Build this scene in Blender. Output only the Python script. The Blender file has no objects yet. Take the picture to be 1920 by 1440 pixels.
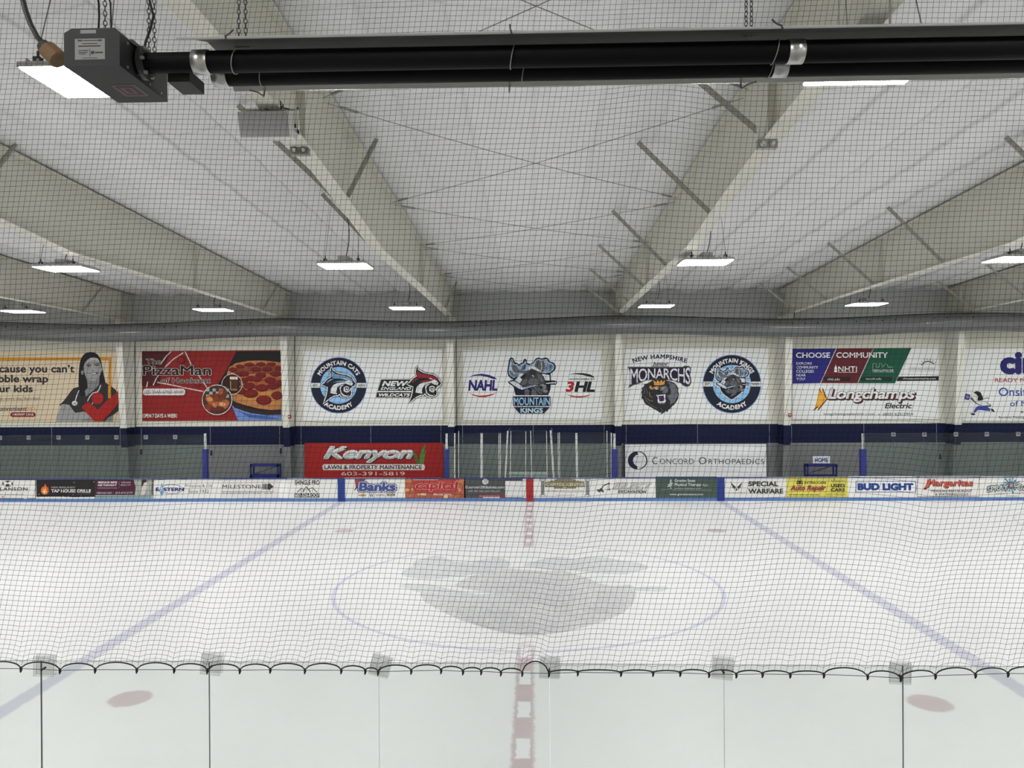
import bpy, math, random
from mathutils import Vector, Matrix
from mathutils.geometry import tessellate_polygon
random.seed(7)
PI = math.pi
S = bpy.context.scene
COL = S.collection

# ------------------------------------------------------------------ camera
CAM_POS = Vector((0.1653, -18.3463, 4.8502))
YAW, PITCH, ROLL, FPX = -0.0278, -0.0013, -0.0058, 1431.93
_f = Vector((math.sin(YAW)*math.cos(PITCH), math.cos(YAW)*math.cos(PITCH), math.sin(PITCH)))
_r = Vector((math.cos(YAW), -math.sin(YAW), 0.0))
_u = _r.cross(_f)
CR = _r*math.cos(ROLL) + _u*math.sin(ROLL)
CU = _u*math.cos(ROLL) - _r*math.sin(ROLL)
CF = _f
camd = bpy.data.cameras.new('camera')
camd.sensor_width = 36.0
camd.lens = FPX/1920*36.0
camd.clip_start = 0.05
camd.clip_end = 300
cam = bpy.data.objects.new('camera', camd)
COL.objects.link(cam)
cam.matrix_world = Matrix(((CR.x, CU.x, -CF.x, CAM_POS.x), (CR.y, CU.y, -CF.y, CAM_POS.y), (CR.z, CU.z, -CF.z, CAM_POS.z), (0, 0, 0, 1)))
S.camera = cam

# ------------------------------------------------------------------ world and exposure
W = bpy.data.worlds.new('hall_air')
S.world = W
W.use_nodes = True
W.node_tree.nodes['Background'].inputs[0].default_value = (0.9, 0.95, 1.0, 1)
W.node_tree.nodes['Background'].inputs[1].default_value = 0.02
S.view_settings.view_transform = 'Standard'
S.view_settings.look = 'None'
S.view_settings.exposure = 0.28
S.view_settings.gamma = 1.0
LAMP_POWER = 50.0      # radiance of the lamp diffusers (each is a real lamp hung in the hall)
LAMP_COLOR = (1.0, 0.993, 0.985)

# ------------------------------------------------------------------ helpers
def ray(px, py):
    return CF + CR*((px-960.0)/FPX) - CU*((py-720.0)/FPX)
def onY(px, py, y):
    d = ray(px, py)
    return CAM_POS + d*((y-CAM_POS.y)/d.y)
def onZ(px, py, z):
    d = ray(px, py)
    return CAM_POS + d*((z-CAM_POS.z)/d.z)
def lin(c):
    c = c/255.0
    return c/12.92 if c <= 0.04045 else ((c+0.055)/1.055)**2.4

class NT:
    """small node-building helper"""
    def __init__(self, nt):
        self.nt = nt
    def n(self, t, **kw):
        o = self.nt.nodes.new(t)
        for k, v in kw.items():
            setattr(o, k, v)
        return o
    def put(self, sock, v):
        if isinstance(v, bpy.types.NodeSocket):
            self.nt.links.new(v, sock)
        else:
            sock.default_value = v
    def m(self, op, a, b=None, c=None):
        o = self.n('ShaderNodeMath', operation=op)
        self.put(o.inputs[0], a)
        if b is not None: self.put(o.inputs[1], b)
        if c is not None: self.put(o.inputs[2], c)
        return o.outputs[0]
    def sm(self, v, a, b, x=0.0, y=1.0):
        o = self.n('ShaderNodeMapRange', interpolation_type='SMOOTHSTEP')
        self.put(o.inputs[0], v)
        o.inputs[1].default_value, o.inputs[2].default_value = a, b
        o.inputs[3].default_value, o.inputs[4].default_value = x, y
        return o.outputs[0]
    def noise(self, vec, scale, detail=3.0, rough=0.55):
        o = self.n('ShaderNodeTexNoise')
        if vec is not None: self.put(o.inputs['Vector'], vec)
        o.inputs['Scale'].default_value = scale
        o.inputs['Detail'].default_value = detail
        o.inputs['Roughness'].default_value = rough
        return o.outputs['Fac']
    def mix(self, f, a, b):
        o = self.n('ShaderNodeMix', data_type='RGBA')
        self.put(o.inputs[0], f)
        self.put(o.inputs[6], a)
        self.put(o.inputs[7], b)
        return o.outputs[2]

def rgba(c, k=1.0):
    return (min(c[0]*k, 1), min(c[1]*k, 1), min(c[2]*k, 1), 1)
def base_mat(name):
    m = bpy.data.materials.new(name)
    m.use_nodes = True
    nt = NT(m.node_tree)
    return m, nt, m.node_tree.nodes['Principled BSDF']

def mat(name, c, rough=0.6, metal=0.0, var=0.06, scale=3.0, bump=0.0, bscale=8.0, spec=0.5, stretch=(1, 1, 1)):
    """plain procedural material: linear colour c with soft noise variation and optional bump"""
    m, t, b = base_mat(name)
    tc = t.n('ShaderNodeTexCoord')
    mp = t.n('ShaderNodeMapping')
    mp.inputs['Scale'].default_value = stretch
    t.put(mp.inputs[0], tc.outputs['Object'])
    if var > 0:
        f = t.noise(mp.outputs[0], scale)
        t.put(b.inputs['Base Color'], t.mix(f, rgba(c, 1-var), rgba(c, 1+var)))
    else:
        b.inputs['Base Color'].default_value = rgba(c)
    b.inputs['Roughness'].default_value = rough
    b.inputs['Metallic'].default_value = metal
    b.inputs['Specular IOR Level'].default_value = spec
    if bump > 0:
        bp = t.n('ShaderNodeBump')
        bp.inputs['Strength'].default_value = 1.0
        bp.inputs['Distance'].default_value = bump
        t.put(bp.inputs['Height'], t.noise(mp.outputs[0], bscale, 4.0))
        t.put(b.inputs['Normal'], bp.outputs[0])
    return m

_ink = {}
def ink(c, k):
    """printing ink for signs, from an sRGB colour divided by the brightness of the light that falls there"""
    key = (tuple(c), k)
    if key not in _ink:
        r, g, bb = (min(lin(v)/k, 0.92) for v in c)
        m, t, b = base_mat('ink')
        tc = t.n('ShaderNodeTexCoord')
        f = t.noise(tc.outputs['Object'], 1.3, 2.0)
        t.put(b.inputs['Base Color'], t.mix(f, rgba((r, g, bb), 0.95), rgba((r, g, bb), 1.04)))
        b.inputs['Roughness'].default_value = 0.55
        b.inputs['Specular IOR Level'].default_value = 0.25
        _ink[key] = m
    return _ink[key]

class MB:
    """collects shapes and links them as one mesh object"""
    def __init__(self):
        self.v, self.f, self.mi, self.mats = [], [], [], []
    def slot(self, m):
        if m not in self.mats: self.mats.append(m)
        return self.mats.index(m)
    def add(self, vs, fs, m):
        k, o = self.slot(m), len(self.v)
        self.v.extend([tuple(p) for p in vs])
        for q in fs:
            self.f.append([i+o for i in q]); self.mi.append(k)
    def box(self, x0, x1, y0, y1, z0, z1, m):
        vs = [(x, y, z) for x in (x0, x1) for y in (y0, y1) for z in (z0, z1)]
        self.add(vs, [(0, 1, 3, 2), (4, 6, 7, 5), (0, 4, 5, 1), (2, 3, 7, 6), (0, 2, 6, 4), (1, 5, 7, 3)], m)
    def bar(self, p, q, w, h, m, up=(0, 0, 1)):
        p, q = Vector(p), Vector(q)
        d = (q-p).normalized()
        s = d.cross(Vector(up))
        if s.length < 1e-4: s = d.cross(Vector((1, 0, 0)))
        s.normalize()
        t = s.cross(d)
        vs = []
        for c in (p, q):
            for a, b in ((-1, -1), (1, -1), (1, 1), (-1, 1)):
                vs.append(c + s*(a*w/2) + t*(b*h/2))
        self.add(vs, [(0, 1, 2, 3), (7, 6, 5, 4), (0, 4, 5, 1), (1, 5, 6, 2), (2, 6, 7, 3), (3, 7, 4, 0)], m)
    def tube(self, pts, r, m, n=8, cap=True, closed=False):
        pts = [Vector(p) for p in pts]
        N = len(pts); vs = []
        prev = None
        for i in range(N):
            if closed: d = pts[(i+1) % N]-pts[i-1]
            else: d = pts[min(i+1, N-1)]-pts[max(i-1, 0)]
            d.normalize()
            if prev is None:
                s = d.cross(Vector((0, 0, 1)))
                if s.length < 1e-3: s = d.cross(Vector((1, 0, 0)))
            else:
                s = prev - d*prev.dot(d)
            s.normalize(); prev = s
            t = d.cross(s)
            rr = r[i] if isinstance(r, (list, tuple)) else r
            for k in range(n):
                a = 2*PI*k/n
                vs.append(pts[i] + (s*math.cos(a)+t*math.sin(a))*rr)
        fs = []
        for i in range(N if closed else N-1):
            j = (i+1) % N
            for k in range(n):
                l = (k+1) % n
                fs.append((i*n+k, i*n+l, j*n+l, j*n+k))
        if cap and not closed:
            fs.append(tuple(range(n-1, -1, -1)))
            fs.append(tuple((N-1)*n+k for k in range(n)))
        self.add(vs, fs, m)
    def disc(self, c, axis, r, h, m, n=20, r2=None):
        c, a = Vector(c), Vector(axis).normalized()
        self.tube([c-a*h/2, c+a*h/2], [r, r2 if r2 is not None else r], m, n)
    def prism(self, poly, f, d, m):
        """polygon in 2-D, f maps (a,b) to 3-D, d is the extrusion vector"""
        d = Vector(d)
        P = [Vector(f(a, b)) for a, b in poly]
        n = len(P)
        tris = tessellate_polygon([[Vector((a, b, 0)) for a, b in poly]])
        fs = [tuple(t) for t in tris] + [tuple(i+n for i in reversed(t)) for t in tris]
        fs += [(i, (i+1) % n, n+(i+1) % n, n+i) for i in range(n)]
        self.add(P + [p+d for p in P], fs, m)
    def build(self, name, parent=None, smooth=False, origin=None):
        me = bpy.data.meshes.new(name)
        vs = self.v
        o = bpy.data.objects.new(name, me)
        if origin is not None and parent is None:
            vs = [(x-origin[0], y-origin[1], z-origin[2]) for x, y, z in vs]
            o.location = origin
        if parent is not None:
            w = parent
            off = Vector((0, 0, 0))
            while w is not None:
                off += w.location; w = w.parent
            vs = [(x-off.x, y-off.y, z-off.z) for x, y, z in vs]
            o.parent = parent
        me.from_pydata(vs, [], self.f)
        for m in self.mats: me.materials.append(m)
        me.polygons.foreach_set('material_index', self.mi)
        if smooth: me.polygons.foreach_set('use_smooth', [True]*len(self.f))
        me.update()
        COL.objects.link(o)
        return o

def tag(o, label, cat, group=None, kind=None):
    o['label'] = label
    o['category'] = cat
    if group: o['group'] = group
    if kind: o['kind'] = kind
    return o
def struct(o, label=None):
    o['kind'] = 'structure'
    if label: o['label'] = label
    return o
def thing(name, label, cat, loc=(0, 0, 0), group=None):
    o = bpy.data.objects.new(name, None)
    o.empty_display_size = 0.2
    COL.objects.link(o)
    o.location = loc
    return tag(o, label, cat, group)
def dup(root, delta):
    """copy of a thing with copies of its parts and sub-parts"""
    r = root.copy(); COL.objects.link(r)
    r.location = root.location + Vector(delta)
    for ch in list(root.children):
        c = ch.copy(); COL.objects.link(c); c.parent = r
        for g in ch.children:
            d = g.copy(); COL.objects.link(d); d.parent = c
    return r
def interp(tab, x):
    if x <= tab[0][0]: return tab[0][1]
    for (a, b), (c, d) in zip(tab, tab[1:]):
        if x <= c: return b+(d-b)*(x-a)/(c-a)
    return tab[-1][1]

# ------------------------------------------------------------------ flat artwork on signs
_gl = {}
def glyphs(s, bold=0.0, shear=0.0, space=1.0):
    key = (s, bold, shear, space)
    if key in _gl: return _gl[key]
    cu = bpy.data.curves.new('lettering', 'FONT')
    cu.body = s
    cu.size = 1.0
    cu.resolution_u = 3
    cu.offset = bold
    cu.shear = shear
    cu.space_character = space
    cu.fill_mode = 'BOTH'
    o = bpy.data.objects.new('lettering', cu)
    me = bpy.data.meshes.new_from_object(o)
    vs = [(v.co.x, v.co.y) for v in me.vertices]
    fs = [tuple(p.vertices) for p in me.polygons]
    bpy.data.objects.remove(o); bpy.data.curves.remove(cu); bpy.data.meshes.remove(me)
    _gl[key] = (vs, fs)
    return vs, fs
def bbox2(vs):
    xs = [v[0] for v in vs]; ys = [v[1] for v in vs]
    return min(xs), min(ys), max(xs), max(ys)

class Art:
    """flat printed layers on a vertical plane y = Y, drawn in the photograph's own measurements"""
    STEP = 0.0007
    def __init__(self, Y, K, white=(226, 226, 222)):
        self.Y, self.K, self.k, self.mb = Y, K, 1, MB()
        self.view(0, 0, 1)
    def view(self, x0, y0, s, dx=0.0, dy=0.0, q=1.0):
        """x0,y0,s: pixel origin and scale of the crop; dx,dy,q: extra shift and scale inside it"""
        self.vw = (x0, y0, s, dx, dy, q)
    def P(self, zx, zy):
        x0, y0, s, dx, dy, q = self.vw
        p = onY(x0+(dx+q*zx)/s, y0+(dy+q*zy)/s, self.Y)
        return (p.x, self.Y-self.k*self.STEP, p.z)
    def sheet(self, x0, y0, x1, y1, c, thick=0.012, m=None):
        a, b = self.P(x0, y0), self.P(x1, y1)
        mm = m or ink(c, self.K)
        self.mb.box(a[0], b[0], self.Y, self.Y+thick, b[2], a[2], mm)
    def poly(self, pts, c):
        P = [self.P(x, y) for x, y in pts]
        tr = tessellate_polygon([[Vector((p[0], p[2], 0)) for p in P]])
        self.mb.add(P, [tuple(t) for t in tr], ink(c, self.K))
        self.k += 1
    def rect(self, x0, y0, x1, y1, c):
        self.poly([(x0, y0), (x1, y0), (x1, y1), (x0, y1)], c)
    def ell(self, cx, cy, rx, ry, c, n=28, rot=0.0):
        cs, sn = math.cos(rot), math.sin(rot)
        pts = []
        for i in range(n):
            a = 2*PI*i/n
            x, y = rx*math.cos(a), ry*math.sin(a)
            pts.append((cx+x*cs-y*sn, cy+x*sn+y*cs))
        self.poly(pts, c)
    def ring(self, cx, cy, r0, r1, c, a0=0, a1=360, n=40):
        P, F = [], []
        for i in range(n+1):
            a = math.radians(a0+(a1-a0)*i/n)
            for r in (r0, r1):
                P.append(self.P(cx+r*math.cos(a), cy+r*math.sin(a)))
        for i in range(n):
            F.append((2*i, 2*i+1, 2*i+3, 2*i+2))
        self.mb.add(P, F, ink(c, self.K)); self.k += 1
    def line(self, pts, w, c):
        """polyline of width w with mitred joints"""
        L, R = [], []
        n = len(pts)
        for i in range(n):
            ax, ay = pts[max(i-1, 0)]; bx, by = pts[min(i+1, n-1)]
            dx, dy = bx-ax, by-ay
            d = math.hypot(dx, dy) or 1
            nx, ny = -dy/d*w/2, dx/d*w/2
            L.append((pts[i][0]+nx, pts[i][1]+ny)); R.append((pts[i][0]-nx, pts[i][1]-ny))
        P = [self.P(*p) for p in L+R]
        self.mb.add(P, [(i, i+1, n+i+1, n+i) for i in range(n-1)], ink(c, self.K)); self.k += 1
    def outline(self, pts, w, c):
        self.line(list(pts)+[pts[0], pts[1]], w, c)
    def text(self, s, x0, y0, x1, y1, c, bold=0.0, shear=0.0, out=None, space=1.0, warp=None):
        """s fitted into the rectangle; out = [(extra boldness, colour), ...] drawn first"""
        vs, fs = glyphs(s, 0.0, shear, space)
        a, b, cc, d = bbox2(vs)
        bb = max(bold, 0.0)
        a, b, cc, d = a-bb, b-bb, cc+bb, d+bb
        tot, layers = bold, []
        for e, oc in reversed(out or []):
            tot += e; layers.append((tot, oc))
        layers = layers[::-1]+[(bold, c)]
        if out: layers = sorted(layers[:-1], key=lambda q: -q[0])+[layers[-1]]
        for bo, co in layers:
            if bo <= 0.001: dirs = [(0, 0)]
            else:
                nd = 4 if bo < 0.016 else 8
                dirs = [(bo*math.cos(2*PI*(k+0.5)/nd), bo*math.sin(2*PI*(k+0.5)/nd)) for k in range(nd)]
                if bo > 0.045: dirs.append((0, 0))
            m = ink(co, self.K)
            for dx, dy in dirs:
                P = []
                for x, y in vs:
                    u, v = (x+dx-a)/(cc-a), (y+dy-b)/(d-b)
                    zx, zy = x0+u*(x1-x0), y1+v*(y0-y1)
                    if warp: zx, zy = warp(u, v)
                    P.append(self.P(zx, zy))
                self.mb.add(P, fs, m)
                self.k += 0.4
            self.k += 0.6
    def scrib(self, x0, y0, x1, y1, c, seed=1):
        """fine print too small to read: a row of word-length dashes"""
        rnd = random.Random(seed)
        x = x0
        while x < x1-4:
            w = min(rnd.uniform(0.08, 0.2)*(x1-x0), x1-x)
            self.rect(x, y0+(y1-y0)*0.3, x+w, y0+(y1-y0)*0.75, c)
            x += w+0.03*(x1-x0)
    def arct(self, s, cx, cy, r0, r1, a0, a1, c, bold=0.03, bottom=False, space=1.1):
        """s bent along a circle, baseline radius r0, top radius r1, angles in degrees from top (or from bottom)"""
        def w(u, v):
            a = math.radians(a0+(a1-a0)*u)
            r = r0+(r1-r0)*v
            return (cx+r*math.sin(a), cy+r*math.cos(a)) if bottom else (cx+r*math.sin(a), cy-r*math.cos(a))
        self.text(s, 0, 0, 1, 1, c, bold, 0, None, space, w)
    def build(self, name, label, cat, group=None):
        xs = [v[0] for v in self.mb.v]; zs = [v[2] for v in self.mb.v]
        o = self.mb.build(name, origin=((min(xs)+max(xs))/2, self.Y, min(zs)))
        return tag(o, label, cat, group)

# ------------------------------------------------------------------ materials
BEIGE = (0.60, 0.595, 0.515)
M_BEAM = mat('painted_steel', BEIGE, 0.5, var=0.05, scale=1.2)
M_COL = mat('pale_column', (0.76, 0.755, 0.69), 0.5, var=0.04)  # upper columns, one even tone paler than the rafters
M_WALLUP = mat('wall_panel', (0.74, 0.73, 0.64), 0.55, var=0.04, scale=0.8)
M_WALLTOP = mat('wall_liner', (0.50, 0.51, 0.50), 0.6, var=0.12, scale=2.0, bump=0.02, bscale=2.5, stretch=(6, 1, 0.25))
M_WALLBLUE = mat('blue_wall_paint', (0.005, 0.009, 0.045), 0.6, var=0.1, spec=0.2)
M_WALLLOW = mat('grey_wall_paint', (0.19, 0.20, 0.205), 0.55, var=0.08, scale=0.7)
M_SEAM = mat('seam', (0.30, 0.33, 0.40), 0.5, var=0.02)
M_SEAMDK = mat('dark_seam', (0.03, 0.03, 0.03), 0.6, var=0.02)
M_CONC = mat('concrete', (0.30, 0.30, 0.29), 0.7, var=0.15, scale=1.5)
M_BOARD = mat('white_board', (0.86, 0.86, 0.85), 0.3, var=0.03, scale=2.0)
M_KICK = mat('light_blue_plastic', (0.10, 0.20, 0.46), 0.35, var=0.08)
M_BLUE = mat('royal_blue', (0.008, 0.035, 0.24), 0.5, var=0.1)
M_NAVY = mat('navy_rail', (0.02, 0.05, 0.20), 0.4, var=0.1)
M_RED = mat('red_paint', (0.36, 0.015, 0.02), 0.4, var=0.08)
M_ALU = mat('aluminium', (0.52, 0.54, 0.53), 0.4, metal=0.25, var=0.05)
M_CHROME = mat('polished_metal', (0.55, 0.55, 0.54), 0.32, metal=0.9, var=0.15, scale=9)
M_BLACK = mat('black_tube', (0.004, 0.004, 0.005), 0.6, var=0.1, spec=0.12)
M_GREYBOX = mat('grey_enamel', (0.020, 0.020, 0.022), 0.55, var=0.08, spec=0.3)
M_DKMETAL = mat('dark_metal', (0.03, 0.03, 0.032), 0.5, var=0.1)
M_RUBBER = mat('black_rubber', (0.012, 0.012, 0.012), 0.7, var=0.1)
M_NET = mat('black_twine', (0.015, 0.015, 0.016), 0.8, var=0.1)
M_WIRE = mat('steel_wire', (0.30, 0.30, 0.28), 0.5, metal=0.4, var=0.05)
M_BRACE = mat('galvanised_brace', (0.36, 0.36, 0.31), 0.5, var=0.1)
M_DUCT = mat('grey_duct_fabric', (0.15, 0.155, 0.16), 0.28, var=0.12, scale=1.5, bump=0.006, bscale=3.0)
M_HOUSE = mat('lamp_housing', (0.45, 0.45, 0.45), 0.4, metal=0.3, var=0.05)
M_BROWN = mat('brown_tape', (0.20, 0.11, 0.045), 0.6, var=0.25, scale=30, stretch=(1, 1, 6))
M_SPK = mat('speaker_white', (0.62, 0.62, 0.58), 0.5, var=0.04)
M_GRILLE = mat('speaker_grille', (0.32, 0.31, 0.31), 0.6, var=0.1, scale=40)
M_LENS = mat('lamp_lens', (0.16, 0.16, 0.14), 0.2, var=0.1)

def lamp_mat():
    m, t, b = base_mat('lamp_diffuser')
    tc = t.n('ShaderNodeTexCoord')
    f = t.noise(tc.outputs['Object'], 2.0)
    t.put(b.inputs['Emission Strength'], t.m('MULTIPLY_ADD', f, LAMP_POWER*0.1, LAMP_POWER*0.95))
    b.inputs['Emission Color'].default_value = (*LAMP_COLOR, 1)
    b.inputs['Base Color'].default_value = (0.9, 0.9, 0.9, 1)
    return m
M_LAMP = lamp_mat()

def glass_mat(name, tint, gloss=(1, 1, 1), body=0.0, ior=1.45, bodycol=(0.5, 0.55, 0.52)):
    """clear sheet: tinted see-through plus fresnel gloss, and a little haze from scratches"""
    m = bpy.data.materials.new(name)
    m.use_nodes = True
    nt = m.node_tree
    nt.nodes.clear()
    t = NT(nt)
    out = t.n('ShaderNodeOutputMaterial')
    tr = t.n('ShaderNodeBsdfTransparent'); tr.inputs[0].default_value = (*tint, 1)
    gl = t.n('ShaderNodeBsdfGlossy'); gl.inputs[0].default_value = (*gloss, 1); gl.inputs['Roughness'].default_value = 0.04
    df = t.n('ShaderNodeBsdfDiffuse'); df.inputs[0].default_value = (*bodycol, 1)
    fr = t.n('ShaderNodeFresnel'); ge = t.n('ShaderNodeNewGeometry')
    t.put(fr.inputs[0], t.m('MULTIPLY_ADD', ge.outputs['Backfacing'], 1/ior-ior, ior))       # same reflectance from both sides
    tc = t.n('ShaderNodeTexCoord')
    hz = t.m('MULTIPLY_ADD', t.noise(tc.outputs['Object'], 2.5, 4.0), body, body*0.5)
    m1 = t.n('ShaderNodeMixShader'); t.put(m1.inputs[0], hz)
    nt.links.new(tr.outputs[0], m1.inputs[1]); nt.links.new(df.outputs[0], m1.inputs[2])
    m2 = t.n('ShaderNodeMixShader'); t.put(m2.inputs[0], fr.outputs[0])
    nt.links.new(m1.outputs[0], m2.inputs[1]); nt.links.new(gl.outputs[0], m2.inputs[2])
    nt.links.new(m2.outputs[0], out.inputs[0])
    return m
M_GLASS = glass_mat('clear_glass', (0.915, 0.94, 0.925))
M_FGLASS = glass_mat('green_tinted_glass', (0.84, 0.895, 0.87), body=0.004, ior=1.28)
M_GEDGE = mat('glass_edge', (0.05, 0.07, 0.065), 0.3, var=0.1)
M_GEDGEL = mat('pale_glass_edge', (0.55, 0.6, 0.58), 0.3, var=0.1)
M_CLIP = glass_mat('smoky_plastic', (0.94, 0.945, 0.94), body=0.035, bodycol=(0.4, 0.4, 0.4))
M_CLIPEDGE = mat('plastic_edge', (0.28, 0.29, 0.28), 0.4, var=0.1)

def ice_mat():
    m, t, b = base_mat('painted_ice')
    tc = t.n('ShaderNodeTexCoord')
    co = tc.outputs['Object']
    # worn, slightly ragged edges of the paint that lies under the ice
    nz = t.n('ShaderNodeTexNoise'); t.put(nz.inputs['Vector'], co); nz.inputs['Scale'].default_value = 9.0; nz.inputs['Detail'].default_value = 9.0; nz.inputs['Roughness'].default_value = 0.7
    va = t.n('ShaderNodeVectorMath', operation='SUBTRACT'); t.put(va.inputs[0], nz.outputs['Color']); va.inputs[1].default_value = (0.5, 0.5, 0.5)
    vs = t.n('ShaderNodeVectorMath', operation='SCALE'); t.put(vs.inputs[0], va.outputs[0]); vs.inputs['Scale'].default_value = 0.13
    vd = t.n('ShaderNodeVectorMath', operation='ADD'); t.put(vd.inputs[0], co); t.put(vd.inputs[1], vs.outputs[0])
    sx = t.n('ShaderNodeSeparateXYZ'); t.put(sx.inputs[0], vd.outputs[0])
    X, Y = sx.outputs[0], sx.outputs[1]
    ax, ay = t.m('ABSOLUTE', X), t.m('ABSOLUTE', Y)
    def length(a, b2):
        return t.m('SQRT', t.m('ADD', t.m('MULTIPLY', a, a), t.m('MULTIPLY', b2, b2)))
    wear = t.noise(co, 1.6, 8.0, 0.7)
    mp = t.n('ShaderNodeMapping'); t.put(mp.inputs[0], co); mp.inputs['Scale'].default_value = (0.8, 5.0, 1)
    mp.inputs['Rotation'].default_value = (0, 0, 0.25)
    scr = t.noise(mp.outputs[0], 4.0, 8.0, 0.75)
    mp2 = t.n('ShaderNodeMapping'); t.put(mp2.inputs[0], co); mp2.inputs['Scale'].default_value = (9.0, 0.7, 1)
    mp2.inputs['Rotation'].default_value = (0, 0, -0.5)
    scr2 = t.noise(mp2.outputs[0], 3.0, 8.0, 0.75)
    cut = t.sm(t.m('MAXIMUM', scr, scr2), 0.60, 0.72)           # fine skate cuts, paler
    col = t.mix(wear, (0.775, 0.775, 0.78, 1), (0.835, 0.835, 0.84, 1))
    col = t.mix(t.m('MULTIPLY', cut, 0.35), col, (0.86, 0.86, 0.86, 1))
    blue = t.sm(t.m('ABSOLUTE', t.m('SUBTRACT', ax, 7.77)), 0.11, 0.20, 1, 0)
    circ = t.sm(t.m('ABSOLUTE', t.m('SUBTRACT', length(X, Y), 4.55)), 0.02, 0.07, 1, 0)
    cl = t.m('ABSOLUTE', t.m('ADD', X, 0.0))
    line = t.sm(cl, 0.11, 0.185, 1, 0)
    sq = t.m('FRACT', t.m('MULTIPLY_ADD', Y, 1/1.21, 0.08))
    inner = t.m('MULTIPLY', t.sm(cl, 0.075, 0.115, 1, 0), t.m('MULTIPLY', t.sm(sq, 0.04, 0.09), t.sm(sq, 0.50, 0.55, 1, 0)))
    red = t.m('MULTIPLY', line, t.m('SUBTRACT', 1.0, inner))
    red = t.m('MULTIPLY', red, t.sm(t.m('ABSOLUTE', Y), 3.9, 4.6))      # the centre logo covers the line
    d1 = length(t.m('SUBTRACT', ax, 6.1), t.m('SUBTRACT', ay, 6.7))
    dots = t.sm(d1, 0.27, 0.36, 1, 0)
    ref = t.m('MULTIPLY', t.sm(t.m('ABSOLUTE', t.m('SUBTRACT', length(X, t.m('SUBTRACT', Y, 12.95)), 3.05)), 0.02, 0.06, 1, 0), 0.35)
    ends = length(t.m('SUBTRACT', ax, 21.0), t.m('SUBTRACT', ay, 6.7))
    endc = t.m('MULTIPLY', t.sm(t.m('ABSOLUTE', t.m('SUBTRACT', ends, 4.57)), 0.02, 0.07, 1, 0), 0.4)
    fade = t.m('SUBTRACT', 1.0, t.m('MULTIPLY', cut, 0.45))
    grain = t.m('MULTIPLY_ADD', wear, 0.5, 0.62)
    fade = t.m('MULTIPLY', fade, grain)
    for mask, c, s in ((blue, (0.40, 0.40, 0.55, 1), 0.68), (circ, (0.50, 0.50, 0.66, 1), 0.8), (red, (0.44, 0.30, 0.32, 1), 0.78),
                       (dots, (0.46, 0.32, 0.34, 1), 0.75), (ref, (0.5, 0.5, 0.5, 1), 1.0), (endc, (0.55, 0.45, 0.46, 1), 1.0)):
        col = t.mix(t.m('MULTIPLY', t.m('MULTIPLY', mask, fade), s), col, c)
    t.put(b.inputs['Base Color'], col)
    b.inputs['Roughness'].default_value = 0.42
    b.inputs['Specular IOR Level'].default_value = 0.35
    bp = t.n('ShaderNodeBump'); bp.inputs['Strength'].default_value = 0.25; bp.inputs['Distance'].default_value = 0.01
    t.put(bp.inputs['Height'], scr)
    t.put(b.inputs['Normal'], bp.outputs[0])
    return m
def logo_mat(name, c, amt):
    """grey paint of the centre logo, frosted over by the ice above it"""
    m, t, b = base_mat(name)
    tc = t.n('ShaderNodeTexCoord'); co = tc.outputs['Object']
    mp = t.n('ShaderNodeMapping'); t.put(mp.inputs[0], co); mp.inputs['Scale'].default_value = (1.6, 3.4, 1); mp.inputs['Rotation'].default_value = (0, 0, 0.2)
    f = t.sm(t.noise(mp.outputs[0], 4.0, 12.0, 0.8), 0.44, 0.60)
    g = t.noise(co, 0.9, 3.0)
    f = t.m('MULTIPLY_ADD', f, 0.65, t.m('MULTIPLY_ADD', g, 0.5, -0.12))
    mp3 = t.n('ShaderNodeMapping'); t.put(mp3.inputs[0], co); mp3.inputs['Scale'].default_value = (6.0, 0.8, 1); mp3.inputs['Rotation'].default_value = (0, 0, -0.6)
    f = t.m('ADD', f, t.m('MULTIPLY', t.sm(t.noise(mp3.outputs[0], 2.0, 9.0, 0.8), 0.52, 0.60), 0.45))
    t.put(b.inputs['Base Color'], t.mix(f, c, tuple(0.86*amt+v*(1-amt) for v in c[:3])+(1,)))
    b.inputs['Roughness'].default_value = 0.42
    b.inputs['Specular IOR Level'].default_value = 0.35
    return m
M_ICE = ice_mat()

# ------------------------------------------------------------------ the hall
FRAMES = [-26.46, -18.84, -11.22, -3.60, 4.02, 11.64, 19.26, 26.88]
WALL_Y = 17.30
RIDGE_Y = -9.5
def roof_z(y):
    return 9.12 + 0.0455*(WALL_Y-y if y > RIDGE_Y else WALL_Y-RIDGE_Y-(RIDGE_Y-y))

# ice with its painted lines, and the logo in the middle
mb = MB()
mb.box(-31, 31, -12.97, 12.97, -0.05, 0.0, M_ICE)
LOGO_A = logo_mat('logo_grey', (0.50, 0.50, 0.515, 1), 0.62)
LOGO_B = logo_mat('logo_bluegrey', (0.53, 0.55, 0.57, 1), 0.60)
LOGO_C = logo_mat('logo_pale', (0.76, 0.77, 0.77, 1), 0.5)
LOGO_D = logo_mat('logo_dark_grey', (0.45, 0.455, 0.47, 1), 0.6)
_lk = [1]
def ice_poly(pts, m):
    P = []
    for zx, zy in pts:
        p = onZ(640+zx/2.823, 930+zy/2.823, 0.0)
        P.append((p.x, p.y, 0.0006*_lk[0]))
    _lk[0] += 1
    tr = tessellate_polygon([[Vector((p[0], p[1], 0)) for p in P]])
    mb.add(P, [tuple(q) for q in tr], m)
ice_poly([(415, 520), (440, 480), (560, 430), (700, 400), (860, 385), (1000, 372), (1160, 390), (1330, 425), (1480, 450), (1545, 480), (1562, 520), (1540, 575), (1490, 622), (1370, 672), (1200, 716), (1080, 734), (990, 740), (900, 732), (800, 710), (640, 662), (520, 606), (440, 560)], LOGO_A)
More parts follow.
